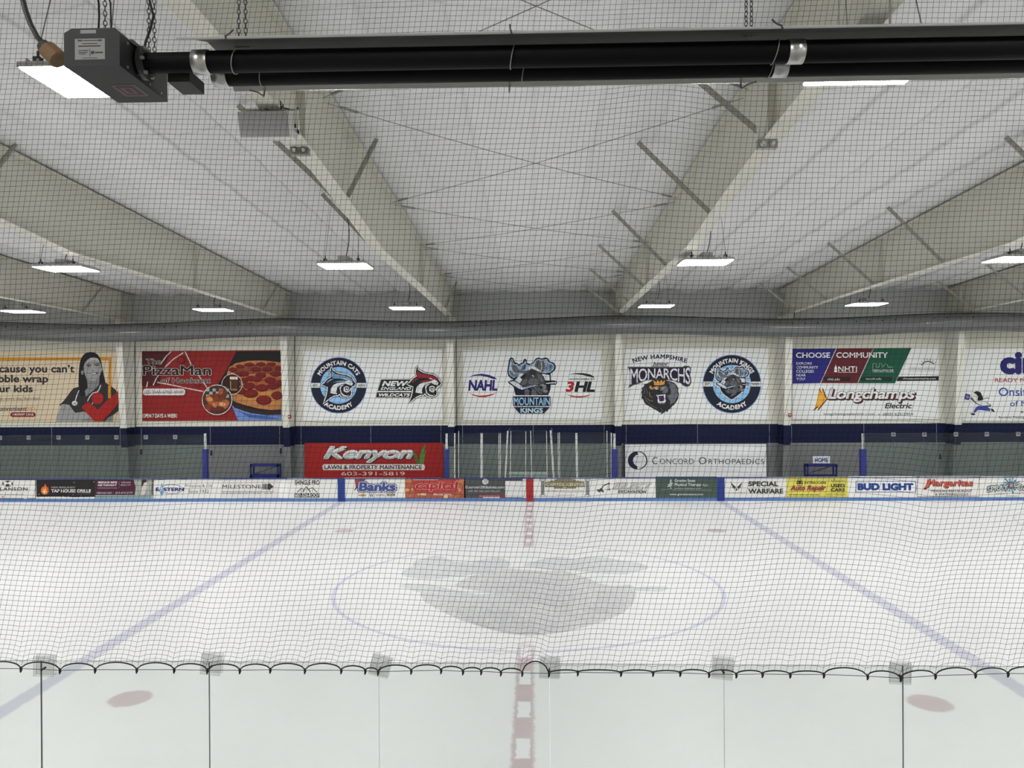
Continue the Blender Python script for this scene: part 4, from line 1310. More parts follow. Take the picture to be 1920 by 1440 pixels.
A.text('OPEN 7 DAYS A WEEK!', 207, 659, 480, 691, (228, 214, 208), 0.02)
A.ell(915, 425, 83, 83, (200, 190, 180)); A.ell(915, 425, 78, 78, (44, 22, 24))
A.poly([(898, 375), (960, 375), (958, 478), (902, 478)], (70, 40, 24)); A.poly([(898, 366), (960, 366), (960, 388), (898, 386)], (205, 195, 180))
A.ring(968, 425, 18, 26, (120, 100, 90), -80, 80, 12); A.line([(903, 400), (905, 470)], 5, (170, 140, 110)); A.rect(904, 462, 957, 474, (150, 110, 70))
A.ell(797, 549, 121, 121, (210, 200, 195)); A.ell(797, 549, 115, 115, (60, 44, 40))
for i in range(7):
    for j in range(3):
        if (i+j) % 2 == 0: A.rect(710+i*26, 460+j*24, 736+i*26, 484+j*24, (150, 156, 152))
for x, y, rx, ry, c, ro in ((760, 560, 62, 34, (146, 76, 40), 0.6), (835, 590, 66, 40, (156, 92, 54), -0.4), (800, 530, 55, 32, (112, 52, 32), 0.2), (840, 505, 36, 48, (100, 46, 30), 0.3), (740, 610, 45, 26, (122, 52, 36), 0.2), (800, 625, 60, 26, (92, 38, 30), 0), (740, 545, 28, 20, (190, 128, 74), 0.4), (840, 585, 26, 16, (196, 146, 104), 0.1), (775, 590, 24, 15, (180, 110, 60), 0.8), (828, 482, 18, 26, (150, 82, 50), 0.3)):
    A.ell(x, y, rx, ry, c, 16, ro)
A.build('banner', 'red banner with a big pepperoni pizza and two round food pictures', 'banner')

# --- emblem shapes used on more than one banner (drawn in their own units)
CAT_OUT = [(370, 200), (385, 240), (425, 268), (470, 288), (520, 297), (570, 305), (610, 322), (648, 352), (670, 390), (692, 420), (668, 458), (640, 485), (622, 510), (634, 535), (628, 575), (600, 600), (560, 610), (520, 602), (492, 585), (482, 566), (470, 562), (455, 582), (430, 580), (400, 586), (350, 612), (300, 655), (258, 690), (280, 640), (300, 580), (312, 520), (316, 468), (275, 455), (235, 435), (270, 412), (295, 380), (325, 352), (362, 332), (352, 290), (348, 262), (358, 240), (356, 218)]
def grow(pts, d):
    n = len(pts); out = []
    ar = sum(pts[i][0]*pts[(i+1) % n][1]-pts[(i+1) % n][0]*pts[i][1] for i in range(n))
    sg = 1 if ar > 0 else -1
    for i in range(n):
        (ax, ay), (bx, by), (cx, cy) = pts[i-1], pts[i], pts[(i+1) % n]
        d1 = (bx-ax, by-ay); d2 = (cx-bx, cy-by)
        l1, l2 = math.hypot(*d1) or 1, math.hypot(*d2) or 1
        nx, ny = d1[1]/l1+d2[1]/l2, -d1[0]/l1-d2[0]/l2
        l = math.hypot(nx, ny) or 1
        out.append((bx+sg*nx/l*d, by+sg*ny/l*d))
    return out
def cat(A, body, cap, cheek, edge, outer):
    A.poly(grow(CAT_OUT, 17), outer)
    A.poly(grow(CAT_OUT, 10), edge)
    A.poly(grow(CAT_OUT, -3), body)
    A.poly([(372, 248), (410, 288), (470, 305), (540, 315), (600, 332), (640, 365), (655, 392), (620, 392), (560, 372), (500, 358), (440, 352), (390, 352), (372, 330), (366, 290)], cap)
    A.poly([(300, 402), (350, 362), (400, 358), (350, 385), (310, 415)], cap)
    A.poly([(380, 408), (450, 385), (530, 380), (590, 392), (540, 398), (450, 402)], cap)
    A.poly([(348, 545), (362, 480), (395, 438), (450, 412), (520, 405), (560, 408), (500, 428), (465, 452), (440, 490), (432, 530), (445, 565), (400, 558)], cheek)
    A.poly([(545, 396), (600, 372), (640, 398), (655, 420), (640, 448), (600, 440), (560, 420), (500, 430), (470, 455), (500, 415)], cheek)
    A.poly([(520, 352), (560, 356), (585, 372), (550, 370)], edge)
    A.poly([(475, 470), (500, 440), (545, 430), (500, 460), (490, 500), (505, 545), (540, 575), (580, 582), (605, 570), (580, 598), (530, 592), (490, 555)], cheek)
    A.poly([(530, 470), (570, 455), (605, 470), (600, 500), (590, 530), (560, 540), (530, 520)], cheek)
    A.poly([(545, 480), (575, 468), (592, 482), (580, 520), (556, 522)], body)
    A.poly([(558, 490), (574, 482), (582, 500), (568, 515)], edge)
    A.line([(655, 455), (622, 490), (600, 525), (575, 545)], 9, edge)

def roundel(A, cx, cy, R, r, top, year):
    A.ell(cx, cy, R*1.025, R*1.025, (132, 160, 196), 48)
    A.ell(cx, cy, R, R, NAVY, 48)
    A.ell(cx, cy, r, r, (132, 176, 212), 40)
    b = R*0.085
    for s in (-1, 1):
        A.poly([(cx+s*r, cy-b), (cx+s*R*0.996, cy-b), (cx+s*R*0.996, cy+b), (cx+s*r, cy+b)], (205, 207, 206))
    A.text('EST.', cx-R*0.93, cy-b*0.42, cx-R*0.74, cy+b*0.5, BLK, 0.03)
    A.text(year, cx+R*0.70, cy-b*0.42, cx+R*0.95, cy+b*0.5, BLK, 0.03)
    w = (215, 217, 216)
    A.arct(top, cx, cy, R*0.735, R*0.90, -62, 62, w, 0.05)
    A.arct('ACADEMY', cx, cy, R*0.90, R*0.735, -37, 37, w, 0.05, True)

# cats banner
A = Art(BY, KW)
A.view(540, 620, 4.2353)
A.sheet(120, 155, 1228, 712, None, m=F_WHITE)
roundel(A, 402, 434, 219, 146, 'MOUNTAIN CATS', '2023')
A.view(570, 660, 7.111)
cat(A, NAVY, (104, 140, 168), (200, 203, 204), (205, 208, 208), NAVY)
A.poly([(1030, 366), (1475, 366), (1440, 517), (985, 517)], BLK)
A.poly([(978, 536), (1440, 536), (1425, 605), (962, 605)], BLK)
A.text('NEW', 1038, 386, 1392, 456, (210, 212, 212), 0.05, 0.3)
A.text('ENGLAND', 1022, 466, 1432, 506, (210, 212, 212), 0.03, 0.3)
A.text('WILDCATS', 1000, 551, 1418, 594, (210, 212, 212), 0.045, 0.3)
A.view(570, 660, 7.111, 1140, -6)
cat(A, BLK, (136, 34, 44), (200, 203, 204), (205, 208, 208), (40, 40, 42))
A.build('banner', 'white banner with a round navy cat crest and a red-topped cat emblem', 'banner')

# moose emblem
MO_OUT = [(392, 620), (330, 590), (272, 530), (255, 430), (268, 335), (282, 250), (290, 180), (318, 135), (352, 120), (392, 145), (415, 200), (425, 235), (470, 240), (512, 280), (555, 250), (605, 232), (618, 175), (655, 148), (690, 180), (702, 250), (770, 268), (840, 222), (880, 160), (920, 135), (965, 125), (1030, 150), (1080, 130), (1135, 125), (1180, 150), (1205, 212), (1290, 235), (1340, 300), (1345, 360), (1325, 410), (1280, 450), (1228, 488), (1232, 640), (1310, 640), (1355, 655), (1378, 692), (1345, 738), (1232, 735), (1222, 850), (1175, 970), (440, 970), (392, 780), (280, 700), (272, 660), (320, 645)]
MO_CHEST = [(405, 780), (440, 900), (520, 1010), (650, 1110), (780, 1190), (900, 1120), (1040, 1010), (1150, 900), (1210, 740), (800, 640)]
def moose(A, halo=None, chest=False):
    LB, G1, G2, G3, WH = (150, 168, 188), (92, 92, 96), (62, 62, 66), (128, 128, 132), (198, 202, 206)
    NV = (18, 24, 44)
    if halo:
        A.poly(grow(MO_OUT if not chest else [p for p in MO_OUT if p[1] < 960], 30), halo)
        if chest: A.poly(grow(MO_CHEST, 26), halo)
    if chest: A.poly(MO_CHEST, NV)
    A.poly(MO_OUT if not chest else [p for p in MO_OUT if p[1] < 960], NV)
    A.poly([(400, 585), (340, 555), (295, 505), (282, 430), (295, 340), (310, 250), (318, 190), (350, 150), (382, 175), (395, 250), (420, 275), (470, 270), (510, 320), (560, 275), (610, 262), (640, 240), (650, 185), (675, 215), (685, 275), (745, 300), (800, 270), (845, 250), (890, 185), (960, 150), (1030, 178), (1100, 160), (1150, 158), (1178, 225), (1270, 262), (1315, 320), (1295, 400), (1225, 455), (1120, 480), (900, 440), (640, 480), (520, 520)], LB)
    A.poly([(345, 300), (400, 285), (470, 320), (520, 400), (640, 430), (740, 400), (760, 450), (640, 480), (520, 470), (430, 470), (370, 400)], G1)
    A.poly([(300, 440), (330, 400), (380, 440), (430, 480), (520, 490), (470, 540), (390, 560), (320, 510)], (84, 112, 132))
    A.poly([(545, 400), (560, 300), (590, 270), (600, 340), (640, 260), (680, 290), (660, 380), (610, 415)], (70, 92, 112))
    A.poly([(900, 200), (960, 180), (1000, 210), (1070, 200), (1100, 260), (1110, 380), (1060, 450), (960, 440), (880, 400), (870, 300)], G1)
    A.poly([(1110, 230), (1145, 180), (1165, 260), (1160, 380), (1120, 440)], (90, 96, 130))
    A.poly([(1190, 280), (1250, 270), (1285, 330), (1240, 420), (1180, 440)], (84, 112, 140))
    for q in ([(330, 220), (350, 170), (365, 210), (372, 290)], [(320, 330), (350, 420), (420, 500)], [(950, 220), (930, 320)], [(1020, 230), (1030, 350), (1000, 440)], [(1210, 360), (1250, 300)], [(1140, 200), (1130, 330)], [(560, 380), (580, 290)], [(625, 390), (650, 300)]):
        A.line(q, 13, NV if q[0][0] % 20 else WH)
    A.poly([(720, 350), (820, 310), (900, 350), (1020, 440), (920, 430), (830, 380), (740, 390)], WH)
    A.poly([(620, 490), (540, 500), (470, 580), (430, 640), (520, 700), (600, 700), (640, 560)], WH)
    A.poly([(1040, 490), (1200, 520), (1210, 640), (1100, 640), (1030, 560)], WH)
    A.poly([(540, 570), (640, 480), (720, 440), (800, 370), (900, 410), (1000, 470), (1080, 560), (1110, 660), (1130, 740), (1150, 800), (1180, 880), (1150, 945), (1060, 930), (980, 950), (900, 880), (800, 830), (700, 790), (560, 760), (550, 680), (590, 620)], G2)
    A.poly([(720, 650), (800, 590), (900, 600), (960, 650), (980, 720), (900, 720), (800, 740), (720, 700)], G1)
    A.poly([(560, 580), (640, 510), (690, 500), (660, 560), (590, 610)], BLK)
    A.poly([(750, 470), (800, 400), (880, 430), (900, 500), (820, 540)], (48, 48, 52))
    A.poly([(812, 508), (850, 540), (858, 572), (822, 546)], WH)
    A.poly([(930, 500), (1010, 520), (1050, 600), (1080, 680), (1000, 680), (950, 600)], G1)
    A.poly([(990, 740), (1060, 720), (1130, 760), (1120, 820), (1040, 850), (990, 810)], G3)
    A.ell(1020, 795, 30, 42, BLK, 14, -0.4)
    A.poly([(1070, 840), (1140, 860), (1170, 900), (1110, 920), (1060, 900)], G3)
    A.line([(920, 740), (960, 840), (1040, 870), (1120, 860)], 12, G3)
    A.line([(850, 770), (910, 840), (990, 930), (1040, 930)], 11, G3)
    A.poly([(640, 860), (700, 820), (760, 880), (740, 960), (640, 965)], G1)
    A.poly([(820, 830), (900, 880), (950, 960), (800, 965), (790, 890)], G1)
    A.poly([(600, 640), (690, 600), (710, 680), (620, 740), (560, 740)], G1)
    A.poly([(285, 665), (420, 655), (520, 720), (600, 790), (590, 850), (500, 815), (390, 745)], WH)
    for k in range(4): A.line([(380+k*50, 700+k*28), (440+k*48, 680+k*28)], 9, LB)
    A.poly([(585, 850), (600, 800), (760, 765), (900, 738), (910, 758), (760, 795)], LB)
    A.poly([(1130, 698), (1310, 678), (1330, 665), (1355, 690), (1335, 718), (1300, 705), (1130, 716)], WH)
    A.ell(1336, 692, 30, 30, NV, 16); A.ell(1336, 692, 18, 22, WH, 14)
    if chest:
        A.poly([(560, 900), (680, 880), (800, 860), (900, 880), (950, 940), (920, 1020), (800, 1090), (720, 1110), (780, 1000), (690, 1010), (620, 970)], G1)
        A.line([(700, 880), (740, 960), (690, 1020)], 20, NV)

# kings banner
A = Art(BY, KW)
A.view(830, 620, 4.2353)
A.sheet(162, 157, 1265, 708, None, m=F_WHITE)
PU, RE = (38, 36, 104), (160, 36, 40)
A.text('NAHL', 203, 390, 436, 478, PU, 0.045, 0.12, None, 0.95)
A.poly([(207, 368), (250, 350), (310, 342), (370, 352), (415, 370), (434, 386), (400, 384), (350, 366), (300, 358), (250, 360)], PU)
A.poly([(205, 485), (235, 505), (285, 516), (340, 514), (390, 504), (436, 488), (390, 514), (340, 528), (290, 527), (240, 514)], RE)
A.text('3', 975, 402, 1046, 487, RE, 0.05, 0.2)
A.text('HL', 1046, 402, 1210, 487, BLK, 0.05, 0.2, None, 0.95)
A.text('NORTH AMERICAN', 1004, 378, 1206, 392, BLK, 0.02, 0.2)
A.poly([(996, 350), (1050, 338), (1110, 337), (1165, 346), (1195, 360), (1207, 376), (1160, 364), (1110, 352), (1050, 345)], BLK)
A.poly([(972, 494), (1010, 512), (1060, 521), (1120, 519), (1190, 505), (1140, 524), (1080, 532), (1020, 524)], RE)
A.view(930, 660, 12.0)
moose(A)
A.rect(385, 998, 1225, 1212, (16, 26, 56))
A.text('MOUNTAIN', 402, 1018, 1212, 1200, (148, 186, 216), 0.02, 0, [(0.035, (10, 14, 34))])
A.poly([(400, 1238), (1212, 1238), (1076, 1383), (532, 1383)], (22, 28, 46))
A.text('KINGS', 550, 1254, 1056, 1370, (172, 198, 220), 0.045)
A.build('banner', 'white banner with a grey moose-head emblem biting a hockey stick in the middle', 'banner')

# monarchs banner
A = Art(BY, KW)
A.view(1140, 620, 4.2353)
A.sheet(128, 147, 1275, 708, None, m=F_WHITE)
A.view(1170, 650, 10.286)
A.arct('NEW HAMPSHIRE', 690, 235+1572, 1572, 1662, -18.9, 18.9, (34, 30, 62), 0.035)
A.text('Junior', 540, 296, 855, 384, (120, 118, 128), 0.0, 0.3, [(0.05, (66, 64, 76))])
A.poly([(60, 385), (350, 385), (530, 390), (560, 372), (850, 372), (870, 390), (1130, 385), (1170, 365), (1250, 368), (1290, 400), (1290, 500), (1275, 540), (1300, 620), (1300, 700), (1270, 760), (1200, 782), (1130, 750), (1090, 705), (940, 662), (700, 640), (430, 655), (300, 712), (190, 745), (75, 802), (108, 720), (108, 500), (90, 430)], (112, 112, 120))
A.poly([(85, 398), (350, 398), (870, 400), (1130, 398), (1175, 380), (1245, 382), (1278, 410), (1262, 540), (1288, 640), (1282, 710), (1250, 755), (1195, 766), (1130, 728), (1080, 690), (940, 648), (700, 626), (430, 642), (300, 695), (190, 728), (100, 780), (122, 720), (122, 500), (105, 430)], (34, 30, 48))
def mw(u, v):
    x = 120+u*1155
    top = 418 - (24*max(0, (u-0.86)/0.14))
    b = abs(u-0.5)*2
    bot = 622+ (120*b**1.7)
    return (x, bot+(top-bot)*v)
A.text('MONARCHS', 0, 0, 1, 1, (206, 206, 212), 0.012, 0, None, 0.92, mw)
MANE = [(560, 640), (470, 700), (370, 735), (395, 750), (340, 800), (352, 830), (330, 880), (345, 920), (332, 1000), (365, 1010), (390, 1070), (425, 1120), (470, 1140), (520, 1170), (560, 1195), (620, 1225), (690, 1272), (720, 1265), (700, 1308), (760, 1280), (810, 1240), (830, 1270), (860, 1215), (900, 1195), (920, 1150), (960, 1130), (1000, 1080), (1040, 1010), (1062, 930), (1045, 860), (1050, 800), (1010, 740), (960, 690), (880, 665), (820, 655), (800, 590), (770, 620), (720, 585), (690, 620), (640, 590), (620, 630), (575, 590)]
A.poly(MANE, (40, 40, 44))
A.poly([(835, 690), (900, 690), (980, 730), (1030, 820), (1020, 880), (1048, 940), (1000, 1010), (970, 1080), (900, 1110), (880, 1130), (895, 1050), (850, 1000), (830, 940), (900, 920), (905, 840), (870, 780), (890, 740)], (98, 100, 106))
A.poly([(690, 780), (800, 750), (850, 800), (840, 880), (780, 900), (700, 880)], (100, 100, 106))
for q in ([(380, 780), (400, 850), (370, 920)], [(400, 950), (430, 1040), (500, 1110)], [(960, 760), (1000, 850), (985, 950)], [(500, 1120), (560, 1150), (640, 1190)], [(700, 1180), (740, 1230), (720, 1270)], [(420, 800), (450, 860), (430, 920)]):
    A.line(q, 11, (92, 92, 98))
A.poly([(565, 648), (605, 672), (622, 700), (648, 640), (680, 690), (722, 640), (742, 690), (788, 642), (778, 725), (680, 745), (580, 738)], (206, 150, 62))
A.poly([(485, 770), (515, 750), (540, 790), (590, 770), (640, 760), (690, 790), (640, 795), (590, 800), (560, 830), (500, 820)], (176, 128, 72))
A.poly([(590, 800), (640, 795), (672, 815), (630, 828), (598, 818)], (222, 214, 190)); A.poly([(720, 800), (780, 785), (775, 808), (735, 818)], (222, 214, 190))
A.ell(640, 811, 9, 9, BLK, 10); A.ell(752, 800, 9, 9, BLK, 10)
A.line([(488, 880), (495, 940), (540, 985)], 10, (176, 128, 72)); A.line([(440, 1000), (500, 1040), (560, 1050)], 10, (150, 120, 90))
A.poly([(660, 850), (750, 850), (740, 880), (715, 895), (680, 880)], (30, 28, 30))
A.poly([(615, 925), (640, 935), (700, 928), (760, 922), (795, 915), (798, 960), (790, 1000), (805, 1050), (790, 1075), (700, 1085), (650, 1070), (645, 1020), (655, 990), (630, 950)], (214, 212, 208))
A.poly([(655, 950), (700, 948), (765, 942), (772, 980), (775, 1040), (720, 1058), (680, 1050), (672, 1000)], (52, 44, 96))
A.line([(650, 1085), (720, 1102), (790, 1088)], 9, (160, 160, 162))
A.view(1310, 650, 11.077)
roundel(A, 687, 776, 597, 398, 'MOUNTAIN KINGS', '2023')
A.view(1310, 650, 11.077, 340-0.645*255, 410-0.645*125, 0.645)
moose(A, (200, 206, 212), True)
A.build('banner', 'white banner with a crowned lion head and a round navy moose crest', 'banner')

# college banner over the electrician banner
A = Art(BY, KW)
A.view(1440, 620, 4.2353)
a, b = A.P(195, 140), A.P(1355, 421)
A.mb.add([A.P(195, 143), A.P(1355, 136), A.P(1355, 403), A.P(1010, 418), A.P(195, 421)], [(0, 1, 2, 3, 4)], F_WHITE); A.k += 1
A.poly([(195, 143), (543, 141), (416, 417), (195, 421)], (36, 36, 112))
A.poly([(543, 141), (838, 139), (710, 418), (416, 417)], (88, 32, 40))
A.poly([(838, 139), (1140, 137), (1010, 418), (710, 418)], (22, 78, 58))
for x0, x1 in ((543, 416), (838, 710), (1140, 1010)): A.line([(x0, 140), (x1, 418)], 5, (195, 196, 196))
A.rect(445, 366, 655, 401, (48, 26, 30)); A.rect(735, 366, 985, 401, (24, 44, 38)); A.poly([(1035, 365), (1355, 361), (1355, 397), (1018, 401)], (28, 28, 38))
T = (212, 212, 216)
A.text('CHOOSE', 222, 173, 493, 216, T, 0.02)
A.text('COMMUNITY', 541, 172, 950, 216, T, 0.02)
for s, y0, y1, x1 in (('EXPLORE', 251, 271, 347), ('COMMUNITY', 281, 302, 397), ('COLLEGES', 311, 334, 364), ('NEAR', 342, 363, 299), ('YOU!', 373, 394, 293)):
    A.text(s, 224, y0, x1, y1, (200, 200, 220), 0.015)
A.text('NHTI', 556, 283, 705, 325, T, 0.015); A.line([(556, 331), (705, 331)], 3, T)
A.poly([(524, 330), (526, 296), (534, 280), (536, 266), (539, 280), (546, 296), (549, 330)], T)
A.text('nhti.edu', 472, 375, 568, 395, T)
A.line([(830, 302), (832, 262), (858, 262), (858, 290), (880, 290), (884, 258), (900, 262), (905, 292), (930, 262), (948, 272), (950, 290), (990, 288)], 3, (150, 190, 172))
A.text('MANCHESTER', 828, 305, 995, 320, T, 0.01); A.text('COMMUNITY COLLEGE', 828, 323, 995, 331, T)
A.text('mccnh.edu', 775, 374, 897, 391, T)
A.text('COMMUNITY COLLEGE', 1112, 293, 1322, 307, (128, 130, 134)); A.text('SYSTEM OF NEW HAMPSHIRE', 1118, 315, 1316, 324, (140, 142, 146))
A.ring(1268, 300, 52, 60, (52, 60, 66), 205, 325, 16)
for i in range(7):
    a = math.radians(208+i*19)
    A.line([(1268+62*math.cos(a), 296+62*math.sin(a)), (1268+76*math.cos(a), 296+76*math.sin(a))], 4, (70, 76, 80))
A.text('choosecommunity.com', 1068, 372, 1330, 392, T)
A.build('banner', 'blue, maroon and green college banner, above the orange arrow banner', 'banner')
A = Art(BY, KW)
A.view(1440, 620, 4.2353)
A.mb.add([A.P(195, 422), A.P(1010, 419), A.P(1355, 404), A.P(1355, 702), A.P(195, 704)], [(0, 1, 2, 3, 4)], F_WHITE); A.k += 1
YO, MR = (214, 158, 54), (76, 34, 36)
A.poly([(408, 452), (425, 490), (434, 452), (446, 480), (472, 545), (436, 590), (395, 640), (402, 605), (358, 640), (380, 590), (394, 540)], MR)
A.poly([(404, 458), (422, 500), (430, 462), (462, 545), (425, 590), (392, 628), (398, 596), (366, 622), (384, 585), (392, 535)], YO)
A.line([(462, 541), (1160, 541)], 20, MR); A.line([(462, 538), (1130, 538)], 9, YO)
A.text('Longchamps', 482, 464, 1178, 580, MR, 0.045, 0.22, [(0.02, BLK)], 0.95)
A.text('Longchamps', 475, 456, 1166, 568, (224, 222, 218), 0.028, 0.22, [(0.03, BLK)], 0.95)
A.text('Electric', 926, 574, 1143, 617, BLK, 0.02, 0.25)
A.text('longchampselectric.com', 442, 651, 845, 677, (48, 46, 50)); A.ell(880, 665, 5, 5, BLK, 10); A.text('(603) 625-5954', 912, 651, 1150, 679, (48, 46, 50))
A.build('banner', 'white banner with an orange arrow and italic shaded lettering, below the college banner', 'banner')

# banner at the right edge
A = Art(BY, KW)
A.view(1700, 620, 4.236)
A.sheet(440, 143, 1560, 712, None, m=F_WHITE)
NB = (36, 36, 100)
A.text('cir', 740, 168, 1035, 348, NB, 0.06)
A.text('READY FOR', 700, 376, 1010, 410, (158, 60, 68), 0.015)
A.text('Onsite', 730, 452, 1000, 520, (52, 70, 150), 0.01)
A.text('of N', 820, 556, 960, 600, (52, 70, 150), 0.01)
A.text('w', 903, 640, 926, 656, BLK, 0.02)
A.text('Random Testing', 731, 679, 935, 702, (60, 58, 62), 0.01)
A.poly([(466, 500), (505, 508), (494, 552), (456, 544)], (50, 52, 112)); A.ring(481, 526, 6, 10, (170, 172, 200), 0, 360, 14)
A.poly([(528, 492), (555, 480), (585, 488), (600, 520), (610, 548), (585, 556), (560, 556), (566, 520), (548, 502)], BLK)
A.poly([(500, 536), (516, 530), (560, 566), (620, 560), (672, 592), (660, 606), (600, 600), (550, 580)], (70, 70, 74)); A.poly([(522, 540), (560, 560), (620, 564), (662, 592), (600, 596), (555, 576)], (205, 207, 206))
A.poly([(528, 505), (548, 508), (556, 540), (536, 545), (520, 530)], (208, 208, 206)); A.line([(600, 546), (630, 534), (656, 538)], 7, (110, 110, 112))
A.poly([(570, 596), (640, 604), (664, 622), (660, 640), (600, 632), (570, 628), (552, 640), (538, 656), (530, 640), (548, 610)], (52, 64, 146))
A.poly([(664, 618), (684, 622), (696, 640), (690, 648), (672, 636)], BLK); A.poly([(505, 656), (534, 656), (545, 664), (530, 672), (506, 664)], BLK)
A.build('banner', 'white banner with a small running figure, cut off by the right edge', 'banner')

# lower banners
A = Art(BY-0.1, 0.74)
A.view(540, 620, 4.2353)
A.sheet(130, 893, 1232, 1169, None, m=F_RED2)
SHD, SIL = (62, 40, 36), (190, 192, 190)
A.text('Kenyon', 288, 922, 1008, 1058, SHD, 0.07, 0.32, None, 0.95)
A.text('Kenyon', 280, 916, 1000, 1050, (206, 206, 204), 0.045, 0.32, [(0.018, (52, 60, 44))], 0.95)
A.text('Kenyon', 284, 940, 996, 1046, (168, 170, 172), 0.015, 0.32, None, 0.95)
GR = (70, 120, 52)
A.poly([(985, 950), (1012, 972), (1032, 1010), (1040, 1056), (1018, 1056), (1008, 1010)], (58, 104, 44))
A.poly([(1098, 900), (1068, 930), (1050, 985), (1042, 1056), (1066, 1056), (1075, 990)], GR)
A.poly([(1095, 950), (1072, 985), (1060, 1056), (1076, 1056), (1085, 1000)], (84, 136, 62))
BAR = (202, 196, 194)
A.rect(285, 1060, 1075, 1107, BAR); A.ell(287, 1083.5, 14, 23.5, BAR); A.ell(1073, 1083.5, 14, 23.5, BAR)
A.text('LAWN & PROPERTY MAINTENANCE', 290, 1067, 1062, 1101, (40, 34, 34), 0.02)
A.text('603-391-5819', 424, 1120, 930, 1149, (226, 176, 170), 0.01, 0, [(0.03, (96, 26, 26))])
A.build('banner', 'bright red lawn care banner on the lower wall left of the penalty box', 'banner')
A = Art(BY-0.1, 0.70)
A.view(1140, 620, 4.2353)
A.sheet(128, 897, 1264, 1171, (34, 36, 60), 0.01)
A.k += 3
A.mb.box(A.P(135, 903)[0], A.P(1257, 903)[0], A.Y-0.006, A.Y, A.P(135, 1165)[2], A.P(135, 903)[2], F_WHITE2)
A.k += 9
CN = (34, 38, 56)
P1 = [(235+78*math.cos(math.radians(a)), 1030+73*math.sin(math.radians(a))) for a in range(90, 271, 12)]
P2 = [(243+44*math.cos(math.radians(a)), 1030+46*math.sin(math.radians(a))) for a in range(262, 97, -12)]
A.poly(P1+P2, CN)
P1 = [(238+75*math.cos(math.radians(a)), 1030+73*math.sin(math.radians(a))) for a in range(-88, 89, 11)]
P2 = [(233+70*math.cos(math.radians(a)), 1030+68*math.sin(math.radians(a))) for a in range(85, -86, -10)]
A.poly(P1+P2, CN)
TC = (58, 58, 66)
A.text('C', 350, 1003, 392, 1061, TC, -0.008); A.text('ONCORD', 412, 1016, 680, 1060, TC, -0.008, 0, None, 1.15)
A.text('O', 720, 1003, 780, 1061, TC, -0.008); A.text('RTHOPAEDICS', 798, 1018, 1238, 1060, TC, -0.008, 0, None, 1.15)
A.build('banner', 'white wrinkled banner with a navy ring logo, right of the penalty box', 'banner')
A = Art(16.25, 0.72)
A.view(1440, 620, 4.2353)
A.sheet(357, 997, 492, 1053, (192, 196, 206), 0.02)
A.text('HOME', 372, 1009, 475, 1045, (38, 44, 92), 0.03)
o = A.build('home_sign', 'white home sign with navy letters above the right blue rack', 'sign')

# ------------------------------------------------------------------ advertising on the far boards
KB = 0.94
AY = 12.951
def ad(cx0, z0, z1, c, label, y0=48, y1=284, fn=None, m=None, k=KB, s=6.4, yb=890):
    A = Art(AY, k)
    A.view(cx0, yb, s)
    A.sheet(z0, y0, z1, y1, c, 0.003)
    A.k += 1
    if fn: fn(A)
    o = A.build('advertisement', label, 'advertisement', 'advertising panels along the far boards')
    o.location.z += 0.137-o.location.z          # every panel sits on top of the kick strip
    return o
AW = (226, 226, 222)
def f(A):
    A.ell(92, 108, 64, 36, (58, 58, 60)); A.text('M', 45, 82, 140, 132, AW, 0.07, 0, [(0.0, AW)])
    A.text('MELANSON', -110, 152, 332, 192, (52, 52, 54), 0.02, 0, None, 1.12)
    A.scrib(-60, 232, 290, 246, (150, 150, 150))
    A.line([(-110, 286), (290, 286)], 6, BLK); A.line([(330, 286), (434, 286)], 6, BLK); A.rect(424, 60, 432, 284, (70, 70, 70)); A.ell(35, 266, 12, 7, (190, 70, 60), 10)
ad(0, -170, 432, AW, 'white panel with an oval letter logo, at the left end of the far boards', 62, 286, f)
def f(A):
    A.ell(538, 195, 48, 50, (200, 110, 52)); A.poly([(492, 190), (505, 150), (520, 165), (540, 112), (560, 140), (565, 165), (578, 150), (585, 195), (540, 240)], (212, 92, 52))
    A.poly([(505, 205), (520, 170), (538, 185), (548, 150), (568, 205), (540, 238)], (236, 160, 84)); A.ell(540, 205, 20, 24, (246, 206, 120), 14)
    A.text("NEW ENGLAND'S", 618, 146, 902, 168, (188, 186, 184))
    A.text('TAP HOUSE GRILLE', 615, 180, 1092, 218, (232, 230, 228), 0.035)
    A.scrib(930, 230, 1085, 240, (120, 118, 116))
    for x, y in ((715, 62), (890, 98), (880, 245), (975, 262), (760, 264), (470, 240), (820, 268), (1130, 90)): A.ell(x, y, 5, 5, (200, 200, 200), 8)
    A.poly([(440, 270), (700, 268), (900, 274), (1140, 270), (1140, 292), (440, 292)], AW)
ad(0, 436, 1142, (38, 36, 38), 'black panel with a flame logo and white lettering on the far boards', 58, 290, f)
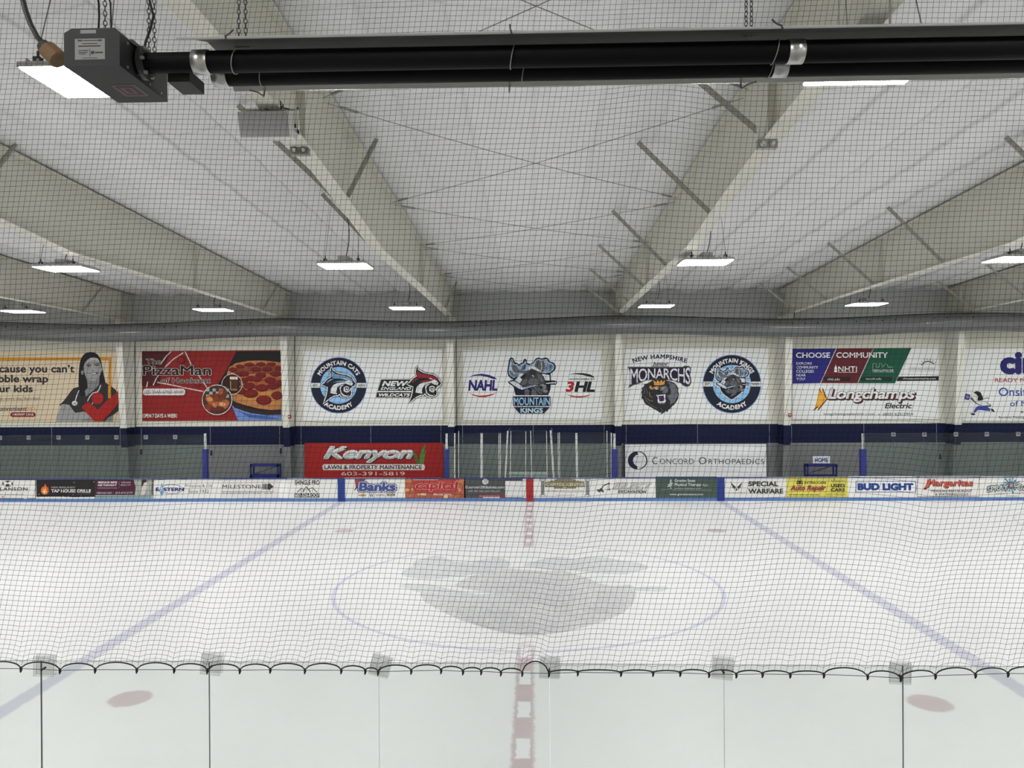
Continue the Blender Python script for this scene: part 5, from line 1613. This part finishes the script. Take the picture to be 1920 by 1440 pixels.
def f(A):
    A.poly([(1140, 52), (1600, 52), (1612, 90), (1628, 150), (1616, 246), (1140, 246)], (76, 34, 54))
    W1 = (222, 212, 216)
    A.text('BERKSHIRE', 1176, 80, 1406, 106, W1, 0.035); A.text('HATHAWAY', 1176, 115, 1402, 142, W1, 0.035); A.text('HOMESERVICES', 1178, 156, 1405, 168, (196, 180, 188), 0.01, 0, None, 1.3)
    A.line([(1432, 80), (1432, 170)], 4, (150, 120, 134)); A.text('VERANI', 1452, 84, 1568, 104, (196, 178, 188)); A.text('REALTY', 1452, 116, 1570, 138, (196, 178, 188))
    A.text('VERANI.COM', 1160, 208, 1338, 232, (206, 190, 198)); A.line([(1360, 206), (1360, 234)], 3, (150, 120, 134)); A.text('603-434-2377', 1388, 206, 1594, 232, (206, 190, 198))
    A.poly([(1612, 50), (1842, 50), (1842, 248), (1616, 248), (1628, 150)], (150, 158, 150))
    for x in (1640, 1680, 1780, 1815): A.line([(x, 52), (x, 246)], 7, (186, 190, 184))
    A.rect(1820, 60, 1842, 246, (96, 92, 78)); A.line([(1616, 100), (1842, 100)], 6, (182, 186, 180))
    A.poly([(1702, 70), (1730, 52), (1760, 66), (1762, 92), (1742, 105), (1720, 150), (1700, 130)], (56, 46, 46)); A.poly([(1735, 95), (1768, 92), (1775, 140), (1745, 240), (1695, 246), (1700, 170)], (206, 196, 192))
    A.text("Whatever your dream home, we’ll help you find it", 1160, 260, 1820, 280, (84, 120, 120))
ad(0, 1140, 1845, (150, 172, 168), 'plum and grey panel with a small standing figure on the far boards', 50, 288, f)
def f(A):
    BL = (46, 54, 118)
    A.ell(265, 175, 140, 58, (110, 120, 150)); A.ell(265, 175, 132, 50, AW)
    A.text('EASTERN', 76, 155, 418, 200, BL, 0.05)
    A.poly([(150, 95), (162, 140), (180, 190), (164, 240), (136, 240), (120, 190), (138, 140)], (106, 160, 196)); A.poly([(150, 140), (170, 200), (160, 200), (150, 170), (140, 200), (130, 200)], AW)
    A.text('Propane & Oil', 436, 116, 750, 160, (92, 92, 96)); A.text('Since 1932', 468, 180, 714, 222, (92, 92, 96)); A.line([(135, 254), (160, 254)], 4, (150, 120, 110))
ad(280, 58, 850, AW, 'white panel with blue italic lettering in an oval on the far boards', 50, 286, f)
def f(A):
    G = (58, 60, 62)
    A.text('MILESTONE', 876, 122, 1338, 166, G, 0.012, 0, None, 1.08)
    for x0, x1 in ((1354, 1362), (1370, 1384), (1390, 1408)): A.rect(x0, 110, x1, 178, G)
    A.poly([(1416, 110), (1436, 110), (1436, 96), (1490, 142), (1436, 192), (1436, 178), (1416, 178)], G)
    A.line([(868, 203), (1500, 203)], 4, G); A.text('CONSTRUCTION, LLC', 880, 214, 1474, 232, G, 0.02, 0, None, 1.6)
ad(280, 852, 1560, (219, 217, 214), 'pale panel with dark slab lettering and an arrow on the far boards', 50, 284, f)
def f(A):
    G = (52, 52, 54)
    A.text('SHINGLE PRO', 80, 68, 378, 126, G, 0.03)
    A.line([(110, 212), (165, 165), (190, 188)], 9, G); A.line([(180, 212), (218, 146), (270, 212)], 13, G); A.line([(248, 180), (290, 158), (350, 214)], 9, G)
    for x, y in ((160, 200), (218, 185), (292, 190)): A.rect(x-7, y-7, x+7, y+5, (150, 150, 150))
    A.rect(82, 224, 378, 276, G); A.text('603-528-ROOF', 88, 230, 372, 270, AW, 0.02)
ad(540, -10, 594, AW, 'white panel with black roof outlines, left of the left blue line', 46, 286, f)
def f(A):
    A.poly([(800, 60), (830, 62), (935, 48), (905, 90), (860, 130), (820, 180), (800, 200), (812, 150)], (150, 70, 74)); A.line([(796, 195), (840, 140), (930, 60)], 9, (96, 60, 66))
    A.text('Banks', 850, 96, 1292, 206, (66, 84, 140), 0.05, 0.05, [(0.075, (60, 76, 130)), (0.045, AW)], 0.98)
    A.poly([(846, 246), (880, 246), (885, 238), (915, 238), (912, 246), (940, 246), (936, 262), (905, 262), (900, 268), (875, 268), (878, 260), (848, 260)], (176, 140, 84))
    A.text('W', 976, 234, 1030, 276, (110, 110, 112), 0.03); A.text('GMC', 1058, 240, 1170, 262, (150, 130, 126), 0.03); A.rect(1190, 232, 1286, 262, (120, 118, 104)); A.rect(1206, 238, 1270, 256, (168, 160, 140))
ad(540, 680, 1404, AW, 'white panel with big blue outlined lettering, right of the left blue line', 44, 288, f)
def f(A):
    random.seed(3)
    for i in range(46):
        x, y = random.uniform(10, 715), random.uniform(52, 280)
        c = random.choice([(188, 118, 78), (206, 156, 92), (224, 194, 130), (160, 80, 66), (176, 98, 70)])
        edge = abs(x-360)/360
        r = random.uniform(16, 40)*(0.45+0.7*edge)
        A.ell(min(max(x, r), 715-r), min(max(y, 48+r*0.7), 286-r*0.7), r, r*0.7, c, 10)
    A.poly([(90, 70), (620, 58), (640, 200), (560, 220), (150, 222), (100, 180)], (170, 62, 62))
    A.text('capital', 130, 80, 640, 198, (158, 52, 54), 0.03, 0.1, [(0.05, (214, 140, 132))])
    A.text('FIRE', 190, 222, 258, 246, (240, 226, 220), 0.03); A.text('PROTECTION', 345, 222, 550, 246, (240, 226, 220), 0.03)
    A.scrib(100, 54, 400, 66, (230, 210, 205))
def ad_fire():
    A = Art(AY, KB); A.view(540+1404/6.4, 890, 6.4)
    A.sheet(0, 42, 725, 288, (172, 96, 76), 0.003); A.k += 1
    f(A)
    return A.build('advertisement', 'orange and red flame-covered panel on the far boards', 'advertisement', 'advertising panels along the far boards')
    o.location.z += max(0.0, 0.137-o.location.z)
    return o
ad_fire()
def f(A):
    W1 = (206, 208, 208)
    A.ell(512, 84, 38, 34, (206, 208, 208)); A.ell(512, 84, 26, 22, (176, 180, 180), 16)
    A.text('GourmetGiftBaskets.com', 270, 134, 738, 166, W1, 0.01); A.text('only the best gourmet gifts', 306, 182, 690, 214, (176, 180, 180), 0, 0.3)
    A.rect(420, 240, 752, 274, (134, 56, 66)); A.scrib(440, 248, 690, 266, (206, 170, 174)); A.rect(478, 270, 686, 280, AW)
    A.scrib(815, 54, 890, 66, (150, 80, 84))
    A.rect(752, 76, 956, 272, (216, 217, 216))
ad(830, 256, 960, (78, 80, 82), 'dark grey panel with a small white disc, left of the red line', 40, 280, f)
def f(A):
    OL = (128, 122, 96)
    G = (92, 94, 94)
    for x in (1200, 1738):
        A.poly([(x-36, 54), (x+36, 54), (x+30, 78), (x-30, 78)], (110, 112, 112)); A.poly([(x-28, 60), (x+28, 60), (x+24, 74), (x-24, 74)], AW)
        A.rect(x-22, 78, x+22, 240, (138, 140, 140))
        for d in (-12, 0, 12): A.line([(x+d, 82), (x+d, 238)], 4, (104, 106, 106))
        A.poly([(x-28, 240), (x+28, 240), (x+40, 266), (x-40, 266)], (110, 112, 112)); A.poly([(x-24, 246), (x+24, 246), (x+32, 260), (x-32, 260)], AW)
    A.poly([(1228, 90), (1295, 82), (1310, 66), (1330, 82), (1344, 62), (1395, 52), (1545, 52), (1596, 62), (1604, 82), (1625, 68), (1640, 84), (1702, 88), (1702, 150), (1604, 152), (1600, 170), (1338, 170), (1334, 152), (1228, 152)], OL)
    A.text('CAPITOL CENTER', 1242, 104, 1694, 138, (206, 202, 184), 0.012); A.scrib(1440, 146, 1490, 162, (206, 202, 184))
    A.scrib(1250, 184, 1690, 206, (172, 172, 170)); A.scrib(1355, 240, 1580, 256, (150, 150, 148)); A.line([(1395, 278), (1610, 278)], 6, AW)
ad(830, 1114, 1828, AW, 'white panel with two grey columns and an olive title plate on the far boards', 40, 278, f)
def f(A):
    G = (72, 74, 74)
    A.poly([(186, 182), (240, 180), (262, 188), (268, 205), (200, 206), (186, 196)], G); A.ell(215, 208, 14, 10, G, 10); A.ell(258, 208, 14, 10, G, 10); A.rect(222, 168, 246, 184, G)
    A.line([(244, 184), (262, 140), (336, 106), (342, 110)], 13, G); A.line([(336, 104), (330, 160), (336, 180)], 8, G); A.poly([(310, 182), (336, 172), (352, 184), (340, 196), (330, 186), (318, 194)], G)
    A.text('SELECT', 376, 98, 846, 186, (200, 200, 198), 0.04, 0.3, [(0.03, (120, 122, 122))], 1.0)
    for k in range(5): A.line([(380+k*95, 170), (450+k*95, 120)], 9, (150, 152, 152))
    A.text('EXCAVATION', 440, 192, 784, 226, (84, 86, 86), 0.05, 0.25)
ad(1090, 160, 890, AW, 'white panel with a small grey excavator on the far boards', 42, 282, f)
def f(A):
    W1 = (206, 214, 208)
    A.poly([(1062, 100), (1074, 68), (1086, 100), (1078, 110), (1094, 120), (1104, 112), (1100, 130), (1080, 145), (1100, 160), (1070, 158), (1084, 194), (1072, 196), (1064, 165), (1020, 165), (1046, 150), (1030, 130), (1050, 138), (1062, 118)], (168, 182, 172))
    A.text('Granite State', 1120, 74, 1366, 108, W1, 0.01); A.text('Physical Therapy', 1120, 122, 1438, 166, W1, 0.012); A.text('PLLC', 1458, 136, 1522, 158, W1)
    A.text('Excellence in Rehabilitation Services', 1118, 176, 1442, 194, (176, 190, 182)); A.line([(970, 200), (1066, 190), (1118, 206), (1560, 206)], 3, (150, 166, 156))
    A.text('www.granitestatept.com', 1058, 244, 1460, 274, W1, 0.012)
ad(1090, 891, 1628, (72, 88, 80), 'dark green panel with white lettering, left of the right blue line', 44, 296, f)
def f(A):
    G = (60, 62, 64)
    for s in (1, -1):
        def X(v): return 262+s*v
        A.poly([(X(-70), 104), (X(-60), 122), (X(-40), 145), (X(-8), 172), (X(-12), 190), (X(-40), 176), (X(-62), 140)], G)
        A.poly([(X(-64), 146), (X(-44), 174), (X(-12), 192), (X(-20), 198), (X(-48), 184)], G)
    A.poly([(250, 205), (262, 188), (274, 205), (262, 222)], G); A.poly([(232, 200), (248, 208), (236, 214)], G); A.poly([(292, 200), (276, 208), (288, 214)], G)
    A.text('U.S. AIR FORCE', 160, 236, 368, 248, (96, 98, 100), 0.02, 0, None, 1.2)
    A.text('SPECIAL', 402, 104, 764, 166, G, 0.04); A.text('WARFARE', 402, 192, 822, 254, G, 0.04)
ad(1340, 126, 866, (224, 223, 219), 'white panel with a winged emblem, right of the right blue line', 56, 300, f)
def f(A):
    G = (56, 52, 40)
    A.ell(1020, 100, 30, 20, G, 16); A.ell(1020, 100, 24, 14, (205, 196, 92), 14); A.poly([(984, 118), (1000, 104), (1040, 104), (1058, 118), (1060, 145), (980, 145)], G); A.ell(1000, 126, 9, 6, (205, 196, 92), 8); A.ell(1042, 126, 9, 6, (205, 196, 92), 8)
    A.line([(990, 150), (988, 162), (1052, 162), (1054, 150)], 6, G)
    A.text('EXTRA-CARE', 1078, 116, 1338, 144, G, 0.03); A.text('Auto Repair', 905, 162, 1335, 240, (152, 72, 70), 0.04, 0.3, [(0.02, (120, 56, 56))])
    A.scrib(890, 264, 1254, 282, (92, 84, 52)); A.text('(603) 792-2273', 1340, 262, 1568, 286, (92, 84, 52))
    A.line([(1396, 92), (1410, 122), (1436, 84)], 6, G); A.text('QUALITY', 1440, 98, 1558, 124, G); A.text('USED', 1392, 142, 1558, 184, G, 0.035); A.text('CARS', 1390, 194, 1560, 234, G, 0.035)
ad(1340, 862, 1600, (214, 204, 96), 'yellow panel with red and black lettering on the far boards', 60, 306, f)
def f(A):
    B2 = (40, 68, 138)
    A.rect(82, 106, 742, 230, (70, 92, 146)); A.rect(90, 113, 734, 223, (230, 230, 228))
    A.text('BUD LIGHT', 104, 130, 714, 208, B2, 0.06, 0, [(0.02, (120, 140, 178))], 1.0)
ad(1590, 2, 750, (228, 228, 224), 'white panel with bold blue framed lettering on the far boards', 54, 284, f, s=5.818)
def f(A):
    A.rect(754, 60, 1434, 288, (44, 42, 44)); A.rect(759, 65, 1429, 283, (226, 224, 220))
    A.text('Margaritas', 862, 102, 1366, 196, (60, 40, 40), 0.03, 0.1); A.text('Margaritas', 856, 96, 1360, 188, (206, 96, 78), 0.02, 0.1, [(0.02, (90, 46, 44))])
    A.poly([(820, 200), (866, 130), (885, 90), (905, 92), (900, 150), (880, 185), (840, 208)], (60, 40, 40)); A.poly([(826, 194), (872, 130), (888, 95), (898, 98), (892, 150), (872, 180)], (206, 96, 78))
    A.text('MEXICAN RESTAURANT', 904, 208, 1350, 234, (64, 62, 62), 0.015); A.text('& WATERING HOLE', 948, 246, 1312, 272, (64, 62, 62), 0.015)
ad(1590, 752, 1436, (226, 224, 220), 'white black-framed panel with orange script lettering on the far boards', 58, 290, f, s=5.818)
def f(A):
    C1, C2 = (120, 156, 176), (84, 124, 150)
    for i in range(14):
        a = i*2*PI/14
        r = 95 if i % 2 else 72
        A.line([(1776+30*math.cos(a), 160+26*math.sin(a)), (1776+r*math.cos(a), 160+r*0.9*math.sin(a))], 14, C1 if i % 3 else C2)
        A.ell(1776+r*math.cos(a), 160+r*0.9*math.sin(a), 12, 10, C1 if i % 3 else C2, 10)
    A.ell(1776, 160, 48, 42, C2, 18)
    K2 = (52, 60, 66)
    A.text('SPRAY', 1516, 132, 1744, 238, (206, 212, 214), 0.03, 0.0, [(0.09, K2)], 1.0, lambda u, v: (1516+228*u, 238-44*u-62*v+20*u*u))
    A.text('FOAM', 1808, 132, 2010, 238, (206, 212, 214), 0.03, 0.0, [(0.09, K2)], 1.0, lambda u, v: (1808+200*u, 200+34*u-62*v))
    pts = []
    for i in range(10):
        a = -PI/2+i*PI/5; r = 30 if i % 2 == 0 else 12
        pts.append((1776+r*math.cos(a), 162+r*math.sin(a)))
    A.poly(pts, (208, 140, 92))
    A.scrib(1608, 244, 1732, 256, (120, 122, 124)); A.scrib(1810, 244, 1940, 256, (120, 122, 124)); A.scrib(1728, 268, 1840, 284, (110, 112, 114))
ad(1590, 1440, 2160, (228, 228, 224), 'white panel with a teal splash and orange star on the far boards', 62, 290, f, s=5.818)
